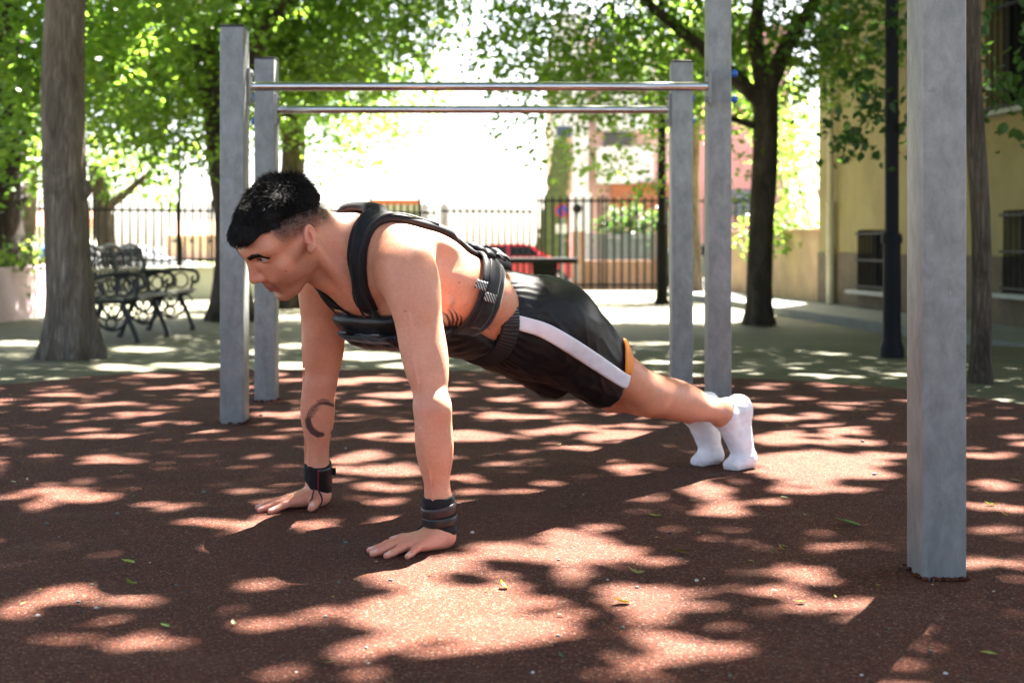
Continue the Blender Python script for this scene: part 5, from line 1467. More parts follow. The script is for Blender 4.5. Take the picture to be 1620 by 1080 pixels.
# short clipped hairs thinning out down the sides
fd = np.where((fade > .35) & (fade < .999) & (z_ - edge < .01))[0]
if len(fd):
    ids = fd[r_.integers(0, len(fd), 2600)]
    gb = body.grad(BV[ids]); gl = nrm(HF * -.2 - HU * .8)
    d_ = gb * .5 + gl[None] * .6 + r_.normal(size=gb.shape) * .15; d_ /= np.linalg.norm(d_, axis=1)[:, None]
    SV, SF = strands(BV[ids] + r_.normal(size=gb.shape) * .001, d_, .0015 + .0045 * fade[ids] ** 2, np.full(len(ids), .00028), .05, 6)
    place(link(mesh_np('hair_fade', SV, SF, mhair)), person)['kind'] = 'stuff'
# brows and lashes
for sd in (1, -1):
    t = r_.random(900); s_ = r_.normal(size=900) * .36
    bx = np.interp(t, [0, .3, .7, 1], [.100, .094, .083, .071]); by = np.interp(t, [0, .3, .7, 1], [.010, .023, .038, .0485]); bz = np.interp(t, [0, .3, .7, 1], [.0320, .0365, .0375, .0300])
    hw = np.interp(t, [0, .25, .7, 1], [.0050, .0064, .0052, .0022])
    L_ = np.stack([bx, by * sd, bz + np.tanh(s_ * 1.6) * hw * 1.25], 1)
    P_ = body.project(HO + HSC * (L_ @ HR), .0004)
    gb = body.grad(P_)
    d_ = gb * .10 - HF * .5 + (HL * sd * .9)[None] + HU * (.35 - 1.0 * t)[:, None] + r_.normal(size=gb.shape) * .14
    d_ /= np.linalg.norm(d_, axis=1)[:, None]
    SV, SF = strands(P_, d_, np.full(900, .0062), np.full(900, .00036), .03, 8)
    eb = mesh_np('eyebrow', SV, SF, mhair); place(link(eb), person)
    t = np.linspace(-1, 1, 34)
    L_ = np.stack([.0890 - .0075 * t ** 2 - .004 * (t > 0) * t, sd * (.034 + .0142 * t), .0203 + .0058 * (1 - t ** 2) * .9], 1)
    P_ = HO + HSC * (L_ @ HR)
    d_ = (HF[None] * .8 + HL[None] * (sd * .35 * t)[:, None] - HU[None] * .05 + r_.normal(size=P_.shape) * .08)
    d_ /= np.linalg.norm(d_, axis=1)[:, None]
    SV, SF = strands(P_, d_, np.full(34, .0060), np.full(34, .00030), .0, 8, bend=HU[None] * .12)
    place(link(mesh_np('eyelash', SV, SF, mhair)), person)

# ------------------------------------------------------------------ clothes
def spline(pts, n):
    P = np.array(pts, float); d = np.r_[0, np.cumsum(np.linalg.norm(np.diff(P, axis=0), axis=1))]
    s_ = np.linspace(0, d[-1], n); out = np.zeros((n, 3))
    Q = np.vstack([2 * P[0] - P[1], P, 2 * P[-1] - P[-2]])
    for j, x in enumerate(s_):
        i = min(max(np.searchsorted(d, x, 'right') - 1, 0), len(P) - 2)
        t = (x - d[i]) / (d[i + 1] - d[i]); a, b_, c_, e = Q[i:i + 4]
        out[j] = .5 * (2 * b_ + (c_ - a) * t + (2 * a - 5 * b_ + 4 * c_ - e) * t * t + (3 * b_ - a - 3 * c_ + e) * t ** 3)
    return out
def band(name, sdf, pts, width, thick, mat, parent, off=0.0, n=None, m=11, bulge=.35, crease=0.0, close=False, seed=1, smooth=6, taper=2.0):
    """A padded strip that hugs sdf along pts: width across, thick out of the surface, off above it."""
    L = sum(np.linalg.norm(np.diff(np.array(pts, float), axis=0), axis=1))
    n = n or max(8, int(L / .008))
    C = spline(pts, n)
    C = sdf.project(C, off)
    for _ in range(smooth):
        C[1:-1] = .5 * C[1:-1] + .25 * (C[:-2] + C[2:]); C = sdf.project(C, off)
    T = np.gradient(C, axis=0); T /= np.linalg.norm(T, axis=1)[:, None]
    G = sdf.grad(C); W = np.cross(T, G); W /= np.linalg.norm(W, axis=1)[:, None]
    w = np.interp(np.linspace(0, 1, n), np.linspace(0, 1, len(width)), width) if hasattr(width, '__len__') else np.full(n, width)
    js = np.linspace(-1, 1, m)
    top = np.zeros((n, m, 3)); bot = np.zeros((n, m, 3))
    for k, j in enumerate(js):
        q = sdf.project(C + W * (w * .5 * j)[:, None], off)
        g = sdf.grad(q); prof = (1 - bulge) + bulge * (1 - abs(j) ** 2.5)
        if abs(j) > .99: prof *= .55
        end = np.minimum(1, np.minimum(np.arange(n), np.arange(n)[::-1]) / taper + 1.0 / taper)
        tk = thick * prof * end
        if crease: tk = tk + crease * wob(q, 26, seed + 5)
        top[:, k] = q + g * tk[:, None]; bot[:, k] = q - g * .001
    V = np.concatenate([top.reshape(-1, 3), bot.reshape(-1, 3)]); nn = n * m
    F = []
    for i in range(n - 1):
        for k in range(m - 1):
            a = i * m + k; F.append((a, a + 1, a + m + 1, a + m)); F.append((nn + a, nn + a + m, nn + a + m + 1, nn + a + 1))
        for k in (0, m - 1):
            a = i * m + k; F.append((a, a + m, nn + a + m, nn + a) if k == 0 else (a, nn + a, nn + a + m, a + m))
    for i in (0, n - 1):
        for k in range(m - 1):
            a = i * m + k; F.append((a, nn + a, nn + a + 1, a + 1) if i == 0 else (a, a + 1, nn + a + 1, nn + a))
    o = mesh_np(name, V, F, mat)
    link(o)
    return place(o, parent) if parent is not None else o

def fabric(name, c1, rough=.75, weave=900, bs=.25, sheen=.04, spec=.25):
    m, nt, b = mat_new(name); p = geo_pos(nt)
    nt.links.new(ramp(nt, noise(nt, 40, 5, .7, p), [(.3, tuple(x * .7 for x in c1)), (.7, tuple(x * 1.25 for x in c1))]), b.inputs['Base Color'])
    b.inputs['Roughness'].default_value = rough; b.inputs['Specular IOR Level'].default_value = spec
    b.inputs['Sheen Weight'].default_value = sheen; b.inputs['Sheen Roughness'].default_value = .4
    bump(nt, b, noise(nt, weave, 3, .6, p), bs, .0012)
    return m
m_pad = fabric('vest_neoprene', (.010, .010, .011), .62)
m_nyl = fabric('vest_nylon', (.008, .008, .009), .42, 600, .2, .03, .3)
m_web = fabric('webbing', (.010, .010, .012), .5, 1400, .35, .2)
m_pla = simple('buckle_plastic', (.012, .012, .013), rough=.3)

vest = band('weight_vest', torso, [tp(-.02, 0, .13), tp(.08, 0, .13), tp(.18, 0, .12), tp(.30, 0, .11)], [.17, .235, .25, .235], .016, m_pad, person, .003, m=21, crease=.002)
vest['label'] = 'black padded weight vest with belt and pouches'
for sd in (-1, 1):
    st_ = [tp(-.004, sd * .062, -.118), tp(-.030, sd * .062, -.08), tp(-.062, sd * .069, -.040), tp(-.083, sd * .072, .010), tp(-.088, sd * .074, .060), tp(-.066, sd * .080, .105), tp(.0, sd * .088, .13), tp(.08, sd * .098, .13), tp(.16, sd * .105, .12)]
    band('shoulder_strap', torso, st_, [.040, .046, .050, .052, .056, .062, .070, .066, .050], .016, m_pad, vest, .003, crease=.0016, bulge=.22, seed=4, smooth=16, taper=5.0)
    for e_ in (-1, 1):
        band('piping', torso, [q + Vr * (e_ * w_) for q, w_ in zip(st_[:8], (.014, .017, .019, .020, .022, .024, .028, .028))], .0055, .0022, m_web, vest, .0175, bulge=.5, smooth=16, m=5)
    band('webbing', torso, [tp(-.020, sd * .060, -.11), tp(.008, sd * .062, -.125), tp(.050, sd * .064, -.14)], .026, .004, m_web, vest, .004 if sd > 0 else .006)
collar = band('collar', torso, [tp(-.052, -.075, .10), tp(-.040, -.03, .105), tp(-.040, .03, .105), tp(-.052, .075, .10)], .062, .023, m_pad, vest, .006, crease=.002, taper=4.0, bulge=.5)
fp = band('front_plate', torso, [tp(.012, 0, -.14), tp(.10, 0, -.14), tp(.2, 0, -.13), tp(.29, 0, -.12), tp(.355, 0, -.11)], [.235, .275, .285, .28, .22], .022, m_nyl, vest, .003, m=25, crease=.002, bulge=.12)
pk = band('front_pocket', torso, [tp(.092, -.10, -.12), tp(.09, -.05, -.14), tp(.09, .05, -.14), tp(.092, .10, -.12)], .085, .020, m_nyl, vest, .022, crease=.003, seed=9, bulge=.2)
band('pocket_flap', torso, [tp(.058, -.095, -.12), tp(.055, -.05, -.14), tp(.055, .05, -.14), tp(.058, .095, -.12)], .026, .006, m_web, vest, .036, crease=.0015, seed=19)
for sd in (-1, 1):
    c_ = torso.project(tp(.040, sd * .064, -.14)[None], .033)[0]
    MB().box(c_, (.030, .024, .006), Matrix(np.stack([Vr, ax, dor]).T), .0015).build('buckle', m_pla, vest)
belt = band('waist_belt', torso, [tp(.262, -.03, .105), tp(.255, -.08, .095), tp(.240, -.13, .06), tp(.232, -.165, .01), tp(.232, -.155, -.045), tp(.230, -.12, -.09), tp(.215, -.05, -.12), tp(.20, .05, -.12), tp(.205, .12, -.09), tp(.213, .155, -.045), tp(.222, .165, .01), tp(.24, .13, .06), tp(.255, .08, .095), tp(.262, .03, .105)],
            [.064, .068, .070, .074, .078, .080, .080, .080, .080, .078, .074, .070, .068, .064], .006, m_web, vest, .012, m=13, bulge=.15, crease=.0008)
band('belt_overlap', torso, [tp(.250, -.10, .085), tp(.235, -.14, .05), tp(.228, -.165, .005), tp(.230, -.158, -.035), tp(.230, -.14, -.07)], [.034, .036, .038, .038, .036], .0022, m_web, vest, .0185, crease=.0006)
# pouch and webbing loops at the small of the back
bp = band('back_pouch', torso, [tp(.235, -.01, .12), tp(.30, -.01, .11), tp(.362, -.01, .10)], [.19, .215, .19], .026, m_nyl, vest, .010, m=15, crease=.004, seed=14, bulge=.55)
for i, (a0, l0) in enumerate([(.228, -.085), (.262, -.075), (.296, -.060)]):
    band('strap_loop', torso, [tp(a0, l0 - .055, .075), tp(a0 + .006, l0 - .02, .11), tp(a0 + .012, l0 + .03, .12)], .024, .007, m_web, vest, .022 + .006 * i, crease=.002, seed=30 + i)
for i, (a0, l0, d0) in enumerate([(.244, -.118, .082), (.285, -.105, .092)]):
    c_ = torso.project(tp(a0, l0, d0)[None], .030)[0]; g = torso.grad(c_[None])[0]
    q = Matrix(np.stack([nrm(np.cross(g, ax)), nrm(np.cross(np.cross(g, ax), g)) * -1, g]).T)
    mb = MB()
    mb.box(c_, (.030, .026, .007), q, .002); mb.box(c_ + g * .004, (.018, .030, .005), q, .0015)
    mb.build('buckle', m_pla, vest)
# hatched reflective tabs on the belt
mref, nt, b = mat_new('reflective_hatch')
uv = N(nt, 'ShaderNodeAttribute', attribute_name='patch')
wv = N(nt, 'ShaderNodeTexWave', wave_type='BANDS', bands_direction='X'); wv.inputs['Scale'].default_value = .95
nt.links.new(uv.outputs['Color'], wv.inputs['Vector'])
nt.links.new(ramp(nt, wv.outputs['Fac'], [(.50, (.010, .010, .010)), (.66, (.36, .36, .35))]), b.inputs['Base Color'])
b.inputs['Roughness'].default_value = .4
def patch(cx, cy, ang, w, h):
    P = []
    for sx, sy in ((-1, -1), (1, -1), (1, 1), (-1, 1)):
        x = cx + sx * w / 2 * math.cos(ang) - sy * h / 2 * math.sin(ang); y = cy + sx * w / 2 * math.sin(ang) + sy * h / 2 * math.cos(ang)
        P.append((x, y))
    nx, ny = 7, 7; V = []; uvv = []
    for j in range(ny):
        for i in range(nx):
            a, b_ = i / (nx - 1), j / (ny - 1)
            x = (1 - b_) * ((1 - a) * P[0][0] + a * P[1][0]) + b_ * ((1 - a) * P[3][0] + a * P[2][0])
            y = (1 - b_) * ((1 - a) * P[0][1] + a * P[1][1]) + b_ * ((1 - a) * P[3][1] + a * P[2][1])
            h_ = torso.hit(x, y, off=.026)
            V.append(h_ if h_ is not None else V[-1]); uvv.append((a * 1.25 - b_ * .75, b_, 0))
    V = np.array(V); g = torso.grad(V); nn = len(V)
    F = [(j * nx + i, j * nx + i + 1, (j + 1) * nx + i + 1, (j + 1) * nx + i) for j in range(ny - 1) for i in range(nx - 1)]
    Fb = [tuple(nn + k for k in f[::-1]) for f in F]
    ring = [i for i in range(nx)] + [j * nx + nx - 1 for j in range(1, ny)] + [(ny - 1) * nx + i for i in range(nx - 2, -1, -1)] + [j * nx for j in range(ny - 2, 0, -1)]
    Fs = [(ring[i], nn + ring[i], nn + ring[(i + 1) % len(ring)], ring[(i + 1) % len(ring)]) for i in range(len(ring))]
    o = mesh_np('reflective_tab', np.concatenate([V, V - g * .004]), F + Fb + Fs, mref)
    colour_attr(o.data, 'patch', np.array(uvv + uvv, float))
    place(link(o), vest)
patch(762, 451, .28, 17, 14)
patch(776, 471, .28, 17, 14)

# ---- shorts
sho = SDF()
sho.ell(tp(.50, 0, -.008), T3, (.24, .167, .127), .03)
sho.ell(tp(.53, 0, -.012), T3, (.15, .172, .114), .04)
for sd in (-1, 1): sho.ell(tp(.545, sd * .08, .022), T3, (.10, .090, .088), .05)
HEM = {}
for hip, kn, sd, t_, grow in ((hipL, knL, -1, .512, 1.0), (hipR, knR, 1, .475, .96)):
    d1 = nrm(kn - hip); e_ = hip + (kn - hip) * (t_ + .06) + A3(0, 0, -.006)
    sho.caps(hip + A3(0, 0, .004), e_, .108, .090 * grow, .03)
    sho.caps(hip + d1 * .10 + A3(0, 0, -.03), e_ + A3(0, 0, -.030), .085, .084 * grow, .03)
for hip, kn, sd, t_, grow in ((hipL, knL, -1, .512, 1.0), (hipR, knR, 1, .475, .96)):
    d1 = nrm(kn - hip); hc_ = hip + (kn - hip) * t_
    nv = nrm(d1 * .93 + A3(0, 0, .30))
    HEM[sd] = (hc_, nv)
class Shorts(SDF):
    """Each leg is cut at its own hem; the waist is cut on a slant; the legs are hollow."""
    def ev(s, P, prims=None):
        P = np.asarray(P, np.float32)
        d = SDF.ev(s, P, prims)
        side = (P - H) @ Vr
        for sd in (-1, 1):
            c, n = HEM[sd]; hip, kn = (hipL, knL) if sd < 0 else (hipR, knR)
            cut = (P - c) @ n
            d = np.where(side * sd > -.004, np.maximum(d, cut), d)
            a = hip + (kn - hip) * .45; b_ = hip + (kn - hip) * 1.1 + A3(0, 0, -.01)
            d = np.maximum(d, -SDF.one(('c', a.astype(np.float32), b_.astype(np.float32), .066, .084 if sd < 0 else .080), P))
        return np.maximum(d, (P - WC) @ WN)
WC = tp(.332, 0, -.02); WN = -nrm(ax + dor * .42)
shorts_sdf = Shorts(); shorts_sdf.p = sho.p
XV, XF = shorts_sdf.mesh(.0036, (-.35, 3.2, .12), (.55, 4.2, .72))
gX = sho.grad(XV)
lx = (XV - H) @ ax; ly = (XV - H) @ Vr; lz = (XV - H) @ dor
q_ = np.stack([lx * .6 + lz * .35, ly * 1.2, lz * 1.2 + lx * .3], 1)
low = sstep(.10, -.10, lz)
ridge = lambda w: 1 - np.abs(w)
fold = .0065 * (ridge(wob(q_, 5, 41, 3)) ** 2 - .4) + .0030 * (ridge(wob(q_, 11, 42, 4)) ** 2 - .4) + .0006 * wob(q_, 30, 43)
gath = sstep(.16, .02, np.abs((XV - WC) @ WN))                 # gathers under the waistband
fold = fold * (.5 + .6 * low) + .0016 * gath * np.sin(np.arctan2(lz, ly) * 46 + 2 * wob(XV, 12, 44))
XV = XV + gX * fold[:, None]
XV = lap(XV, XF, 2)
m_sho, nt, b = mat_new('shorts_black'); p = geo_pos(nt)
nt.links.new(ramp(nt, noise(nt, 60, 4, .6, p), [(.3, (.006, .006, .007)), (.7, (.011, .011, .012))]), b.inputs['Base Color'])
b.inputs['Roughness'].default_value = .50; b.inputs['Specular IOR Level'].default_value = .30; 
bump(nt, b, noise(nt, 1100, 2, .6, p), .2, .001)
shorts = mesh_np('shorts', XV, XF, m_sho); place(link(shorts), person)
shorts['label'] = 'loose black sports shorts with a white side stripe and orange hem corner'
m_str = simple('stripe_white', (.72, .70, .74), (.66, .64, .68), 30, .55, bstr=.2, bscale=1500, bdist=.001)
m_ora = simple('trim_orange', (.80, .24, .015), (.72, .20, .012), 30, .5, bstr=.2, bscale=1500, bdist=.001)
def shit(px, py, off=0.0): 
    h_ = sho.hit(px, py, off=off); return h_
class Folded:
    """The folded shorts as seen by band(): same gradient, surface a little proud of the folds."""
    def grad(s, P): return sho.grad(P)
    def project(s, P, off=0.0, it=6): return sho.project(P, off + .0035, it)
fo = Folded()
hc_, hn_ = HEM[-1]; e_l = nrm(-Vr - hn_ * (-Vr @ hn_)); e_u = np.cross(e_l, hn_); e_u = e_u if e_u[2] > 0 else -e_u
def hem_pt(deg, back):
    P_ = hc_ - hn_ * back + (e_l * math.cos(math.radians(deg)) + e_u * math.sin(math.radians(deg))) * .12
    for _ in range(12):
        g1 = sho.grad(P_[None])[0]; g1 = g1 - hn_ * (g1 @ hn_); P_ = P_ - g1 / (g1 @ g1) * sho.ev(P_[None])[0] * .9
    return P_
pts = [shit(*q) for q in [(812, 508), (835, 514), (865, 524), (900, 544), (935, 567)]] + [hem_pt(-24, .020), hem_pt(-24, .002)]
band('side_stripe', fo, pts, [.034, .038, .040, .040, .038, .036], .0025, m_str, shorts, .0015, m=9, bulge=.1, crease=.0012)
pts = [hem_pt(a, .013) for a in (38, 24, 10, -3, -15)]
band('hem_trim', fo, pts, [.022, .034, .044, .040, .026], .0030, m_ora, shorts, .0008, m=7, bulge=.1, smooth=0)
# elastic waistband with pale gathering threads
m_wb, nt, b = mat_new('waistband_elastic'); p = geo_pos(nt)
at_ = N(nt, 'ShaderNodeAttribute', attribute_name='ring')
sp = N(nt, 'ShaderNodeSeparateColor'); nt.links.new(at_.outputs['Color'], sp.inputs[0])
wv = N(nt, 'ShaderNodeMath', operation='SINE'); ml = N(nt, 'ShaderNodeMath', operation='MULTIPLY'); ml.inputs[1].default_value = 760
nt.links.new(sp.outputs[0], ml.inputs[0]); nt.links.new(ml.outputs[0], wv.inputs[0])
ad = N(nt, 'ShaderNodeMath', operation='ADD'); nt.links.new(wv.outputs[0], ad.inputs[0]); nt.links.new(noise(nt, 90, 3, .7, p), ad.inputs[1])
th_ = ramp(nt, ad.outputs[0], [(.95, (0, 0, 0)), (1.0, (1, 1, 1))])
thm = N(nt, 'ShaderNodeMath', operation='MULTIPLY'); nt.links.new(th_, thm.inputs[0]); nt.links.new(sp.outputs[1], thm.inputs[1])
nt.links.new(mix(nt, thm.outputs[0], (.010, .010, .011), (.30, .29, .31)), b.inputs['Base Color']); b.inputs['Roughness'].default_value = .7
class NoCut:
    def grad(s, P): return sho.grad(P)
    def project(s, P, off=0.0, it=6): return sho.project(P, off, it)
ring = []
for i in range(49):
    t = 2 * math.pi * i / 48
    P_ = WC + Vr * math.cos(t) * .2 + (dor * math.sin(t)) * .16; P_ = P_ - WN * ((P_ - WC) @ WN) - WN * .014
    for _ in range(14):
        g1 = sho.grad(P_[None])[0]; g1 = g1 - WN * (g1 @ WN); P_ = P_ - g1 / (g1 @ g1) * sho.ev(P_[None])[0] * .9
    ring.append(P_)
wbo = band('waistband', NoCut(), ring, .044, .004, m_wb, shorts, .0085, n=260, m=7, bulge=.2, smooth=0)
nv = 260 * 7; tt = np.tile(np.repeat(np.linspace(0, 1, 260), 7), 2)
colour_attr(wbo.data, 'ring', np.stack([tt, sstep(-.2, .5, np.sin(2 * math.pi * tt)), tt * 0], 1))
co = np.zeros(len(wbo.data.vertices) * 3, np.float32); wbo.data.vertices.foreach_get('co', co); co = co.reshape(-1, 3)
co += sho.grad(co) * (.0016 * np.sin(tt * 500))[:, None]; wbo.data.vertices.foreach_set('co', co.ravel())

# ---- socks
m_sock, nt, b = mat_new('sock_white'); p = geo_pos(nt)
c = ramp(nt, noise(nt, 30, 5, .7, p), [(.3, (.66, .65, .67)), (.6, (.78, .77, .79))])
dm = N(nt, 'ShaderNodeSeparateXYZ'); nt.links.new(p, dm.inputs[0])
dz = N(nt, 'ShaderNodeMapRange'); dz.inputs[1].default_value = .030; dz.inputs[2].default_value = .0; nt.links.new(dm.outputs[2], dz.inputs[0])
dd_ = N(nt, 'ShaderNodeMath', operation='MULTIPLY'); nt.links.new(dz.outputs[0], dd_.inputs[0]); nt.links.new(ramp(nt, noise(nt, 120, 5, .8, p), [(.4, (0, 0, 0)), (.7, (.9, .9, .9))]), dd_.inputs[1])
nt.links.new(mix(nt, dd_.outputs[0], c, (.34, .20, .15)), b.inputs['Base Color']); b.inputs['Roughness'].default_value = .92; b.inputs['Specular IOR Level'].default_value = .15
wk = N(nt, 'ShaderNodeTexWave', wave_type='BANDS', bands_direction='DIAGONAL'); wk.inputs['Scale'].default_value = 160; nt.links.new(p, wk.inputs['Vector'])
bump(nt, b, wk.outputs['Fac'], .25, .001)
for kn, an, heel, ball, toe in ((knL, anL, heL, baL, toL), (knR, anR, heR, baR, toR)):
    so = SDF(); d2 = nrm(an - kn); g = .0035
    so.caps(an - d2 * .03, heel * .6 + an * .4, .032 + g, .030 + g, .02)
    so.ell(heel + A3(-.003, -.003, -.002), np.eye(3), (.031, .031, .034), .02)
    for s1 in (-1, 1): so.ell(an + Vr * s1 * .024 + A3(0, 0, -.004), np.eye(3), (.019, .019, .019), .015)
    so.caps(heel, ball, .0235 + g, .0260 + g, .03)
    so.caps(an, ball - nrm(ball - an) * .05, .029 + g, .0230 + g, .03)
    so.caps(ball + Vr * .011, toe + Vr * .012, .0210 + g, .0135 + g, .02)
    so.caps(ball - Vr * .011, toe - Vr * .012, .0200 + g, .0125 + g, .02)
    so.half(an - d2 * .004 + A3(0, 0, -.002), A3(-.66, -.62, .40), .005)
    SV, SF = so.mesh(.0028, ball - .16, ball + A3(.16, .16, .26))
    SV[:, 2] = np.maximum(SV[:, 2], .0012)
    fz = sstep(.09, .15, SV[:, 2]); SV = SV + so.grad(SV) * (.0009 * wob(SV, 38, 77) + .0018 * fz * (1 - np.abs(wob(SV * np.array([.5, .5, 2.2]), 16, 78))) + .0014 * sstep(.06, .035, SV[:, 2]) * (1 - np.abs(wob(SV * np.array([.6, .6, 2.0]), 18, 79))))[:, None] * (SV[:, 2] > .004)[:, None]
    o = mesh_np('sock', SV, SF, m_sock); place(link(o), person)

# ---- wrist wraps
m_wrap = fabric('wrap_black', (.009, .009, .010), .7, 1000, .35)
m_lea = simple('wrap_leather', (.045, .022, .018), (.022, .012, .011), 60, .35, bstr=.2, bscale=300)
m_thr = simple('red_thread', (.45, .01, .02), rough=.6)
m_ltb = simple('wrap_leather_black', (.014, .013, .013), rough=.3, bstr=.2, bscale=300)
for el, wr, sd in ((elL, wrL, -1), (elR, wrR, 1)):
    d = nrm(el - wr); w = SDF()
    b0 = wr - d * .032; b1 = wr + d * .060
    w.caps(b0, b1, .0375, .0345, .01)
    w.half(b1 - d * .018, d, .003); w.half(b0 + d * .0045, -d + nrm(A3(-.1, 0, 0)), .003)
    WV, WF = w.mesh(.0026, wr - .1, wr + .12)
    WV = WV + w.grad(WV) * (.0009 * wob(WV, 45, 50 + sd))[:, None]
    wo = mesh_np('wrist_wrap', WV, WF, m_wrap); place(link(wo), person)
    wr_sdf = SDF(); wr_sdf.caps(b0, b1, .0375, .0345, .01)
    e1 = nrm(np.cross(d, A3(0, 1, 0))); e1 = e1 if e1[0] > 0 else -e1; e2 = np.cross(d, e1); e2 = e2 if e2[1] < 0 else -e2   # right, towards the camera
    rg = lambda z, t: wr + d * z + (e1 * math.cos(t) + e2 * math.sin(t)) * .04
    if sd < 0:
        band('wrap_strap', wr_sdf, [rg(.012 + .004 * math.cos(t), t) for t in np.linspace(-.3, 3.4, 14)], .022, .0035, m_lea, wo, .0005, n=40)
        band('wrap_edge', wr_sdf, [rg(-.010, t) for t in np.linspace(-.5, 3.6, 14)], .020, .0025, m_ltb, wo, .0005, n=40)
        c_ = wr + d * .012 + e1 * .0425 + e2 * .004
        MB().box(c_, (.012, .004, .022), Matrix(np.stack([e1, e2, d]).T), .001).build('wrap_tab', m_lea, wo)
    else:
        band('wrap_panel', wr_sdf, [rg(.006, t) for t in np.linspace(.1, 1.35, 10)], .070, .0025, m_ltb, wo, .0005, n=30)
        band('thread', wr_sdf, [rg(z, 1.38) for z in np.linspace(-.028, .040, 8)], .0022, .0022, m_thr, wo, .0006, n=20, m=5)
        c_ = wr + d * .022 + e1 * .0420 + e2 * .004
        MB().box(c_, (.010, .004, .020), Matrix(np.stack([e1, e2, d]).T), .001).build('wrap_tab', m_ltb, wo)
    # loop round the root of the thumb
    th_dir = Vr * (1 if sd < 0 else -1)
    c0 = A3(wr[0], wr[1], 0) - U * .034 + th_dir * .038
    lp = []
    for i in range(15):
        t = i / 14 * math.pi
        P_ = c0 + U * (.021 * math.cos(t)) + A3(0, 0, .030 * math.cos(t * .0)) * 0
        P_ = c0 + (U * .80 - th_dir * .30) * (.024 * math.cos(t)) + A3(0, 0, .040 - .034 * math.sin(t)) + th_dir * (.012 * math.sin(t))
        lp.append(P_)
    lp = body.project(np.array(lp), .0016)
    lp = np.vstack([wr_sdf.project((A3(wr[0], wr[1], .046) + U * .004 + th_dir * .034)[None])[0], lp, wr_sdf.project((A3(wr[0], wr[1], .046) - U * .028 + th_dir * .026)[None])[0]])
    MB().tube(spline(lp, 40), .0021, 8).build('thumb_loop', m_web, wo, smooth=True, angle=80)
# =================================================================== fallen leaves and grit on the red ground
def lmat(name, c): 
    m = simple(name, c, tuple(x * .75 for x in c), 120, .5, bstr=.2, bscale=300, bdist=.001); return m
LM = {'y': lmat('leaf_yellow', (.55, .42, .06)), 'g': lmat('leaf_yellow_green', (.30, .36, .05)), 'p': lmat('leaf_pale', (.55, .55, .30)), 'd': lmat('leaf_grey_green', (.09, .13, .09)), 'l': lmat('leaf_lime', (.24, .40, .10))}
def leaf_me(seed, curl):
    r_ = random.Random(seed); bm = bmesh.new(); n = 9; rows = []
    for i in range(n):
        t = i / (n - 1); w = .30 * math.sin(math.pi * t ** .8) * (1 - .25 * t) + .006; z = curl * (t - .5) ** 2 + .05 * t
        rows.append([bm.verts.new((s * w, t - .5, z + abs(s) * w * (.25 + .5 * curl * r_.random()))) for s in (-1, -.5, 0, .5, 1)])
    for i in range(n - 1):
        for k in range(4): bm.faces.new((rows[i][k], rows[i][k + 1], rows[i + 1][k + 1], rows[i + 1][k]))
    bmesh.ops.solidify(bm, geom=bm.faces[:], thickness=.012)
    for f in bm.faces: f.smooth = True
    me = bpy.data.meshes.new('fallen_leaf'); bm.to_mesh(me); bm.free(); return me
base_me = [leaf_me(i, [.15, .5, .9, .3][i]) for i in range(4)]
LMESH = {}
def fallen(px, py, ln, col, rz, k, label, tilt=0.0):
    q = on_ground(px, py); key = (k, col)
    if key not in LMESH:
        me = base_me[k].copy(); me.materials.append(LM[col]); LMESH[key] = me
    o = bpy.data.objects.new('fallen_leaf', LMESH[key]); L = ln / F_PX * q.y
    o.location = (q.x, q.y, .004 + L * .02); o.scale = (L, L, L); o.rotation_euler = (tilt, tilt * .6, rz); link(o)
    tag(o, label, 'leaf', 'fallen leaves on the red ground')
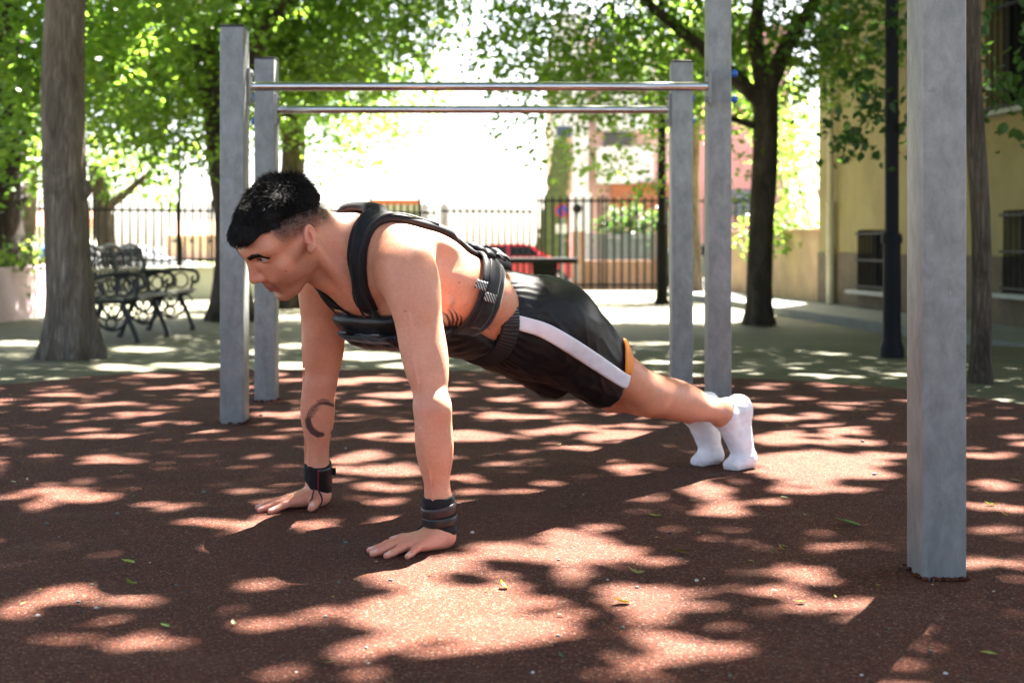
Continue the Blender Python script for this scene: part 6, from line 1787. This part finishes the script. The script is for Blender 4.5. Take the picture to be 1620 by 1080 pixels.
big_leaves = [
 (981,956,34,'y',1.9,1,'yellow fallen leaf with an upturned edge at the bottom, below the hands',.35),
 (1342,831,42,'l',1.2,0,'large pale green fallen leaf left of the foreground post',.2),
 (1077,877,28,'y',1.4,0,'curled yellow leaf lying right of the big sun patch',.1),
 (1006,910,30,'p',1.9,2,'pale boat-shaped fallen leaf above the yellow leaf',.3),
 (795,930,26,'y',.5,2,'amber leaf lying in the brightest sun patch',.4),
 (202,892,27,'g',1.2,0,'green fallen leaf left of the near hand, upper of two',.1),
 (206,927,25,'g',1.0,2,'olive fallen leaf just below the green one at lower left',.2),
 (260,993,22,'l',.9,0,'lime green fallen leaf near the bottom left',.1),
 (1563,1038,30,'g',1.5,0,'broad yellow-green leaf in the bottom right corner',.1),
 (517,1052,30,'p',2.2,0,'bleached white leaf sliver at the bottom, left of centre',.1),
 (369,989,18,'p',.4,1,'slim pale leaf left of the bleached sliver',.2),
 (1035,819,22,'g',1.4,1,'yellow-green leaf in front of the white socks',.1),
 (1235,870,16,'y',.8,2,'small folded yellow leaf, right one of a pair',.5),
 (1222,874,15,'g',2.0,1,'small yellowish leaf, left one of a pair',.3),
 (1187,890,12,'g',1.2,0,'tiny yellow-green leaf below the pair of small leaves',.1),
 (1265,955,20,'g',1.9,0,'narrow green leaf below the small paired leaves',.1),
 (1240,789,14,'l',1.4,0,'small lime leaf upper right of the socks shadow',.1),
 (1606,762,18,'p',1.6,0,'pale leaf at the right edge behind the foreground post',.2),
 (1565,800,18,'g',1.5,1,'leaf in the sunlit strip right of the foreground post',.3),
 (1588,816,16,'y',.8,1,'yellowish leaf tilted up right of the foreground post',.4),
 (380,757,14,'g',1.5,0,'small green leaf beyond the far hand\'s fingers',.1),
 (1096,795,16,'g',1.6,0,'little green leaf below the far sock shadow',.1),
 (885,975,12,'d',1.0,0,'grey-green leaf scrap near the yellow bottom leaf',.1),
 (887,1040,18,'d',.4,1,'grey curled leaf at the bottom, right of centre',.3)]
for a in big_leaves: fallen(*a)
r_ = random.Random(12)
for i in range(42):
    px, py = r_.uniform(10, 1610), 600 + 470 * r_.random() ** .8
    if 380 < px < 1220 and 640 < py < 890 and r_.random() < .7: continue
    fallen(px, py, r_.uniform(6, 11), r_.choice('ygpgl'), r_.uniform(0, 6.28), r_.randrange(4), 'tiny dry leaf scrap scattered on the red ground', r_.uniform(0, .3))
m_pb = [simple('pebble_dark', (.045, .048, .050), (.03, .03, .03), 90, .8), simple('pebble_pale', (.45, .44, .42), (.33, .32, .30), 90, .8), simple('pebble_green', (.10, .13, .11), (.07, .09, .08), 90, .8)]
pme = []
for k in range(3):
    bm = bmesh.new(); bmesh.ops.create_icosphere(bm, subdivisions=2, radius=.5); rr = random.Random(k)
    for v in bm.verts: v.co *= 1 + .18 * math.sin(v.co.x * 7 + k) * math.cos(v.co.y * 6 + k * 2); v.co.z *= .6
    for f in bm.faces: f.smooth = True
    me = bpy.data.meshes.new('pebble'); bm.to_mesh(me); bm.free(); me.materials.append(m_pb[k]); pme.append(me)
for i in range(70):
    px, py = r_.uniform(10, 1610), 640 + 435 * r_.random() ** .7
    q = on_ground(px, py); o = bpy.data.objects.new('pebble', pme[r_.choices((0, 1, 2), (5, 3, 2))[0]])
    s = r_.uniform(3, 8) / F_PX * q.y; o.scale = (s, s * r_.uniform(.6, 1), s); o.rotation_euler = (0, 0, r_.uniform(0, 6)); o.location = (q.x, q.y, s * .18); link(o)
    tag(o, 'small loose pebble scattered on the red ground', 'pebble', 'pebbles on the red ground')
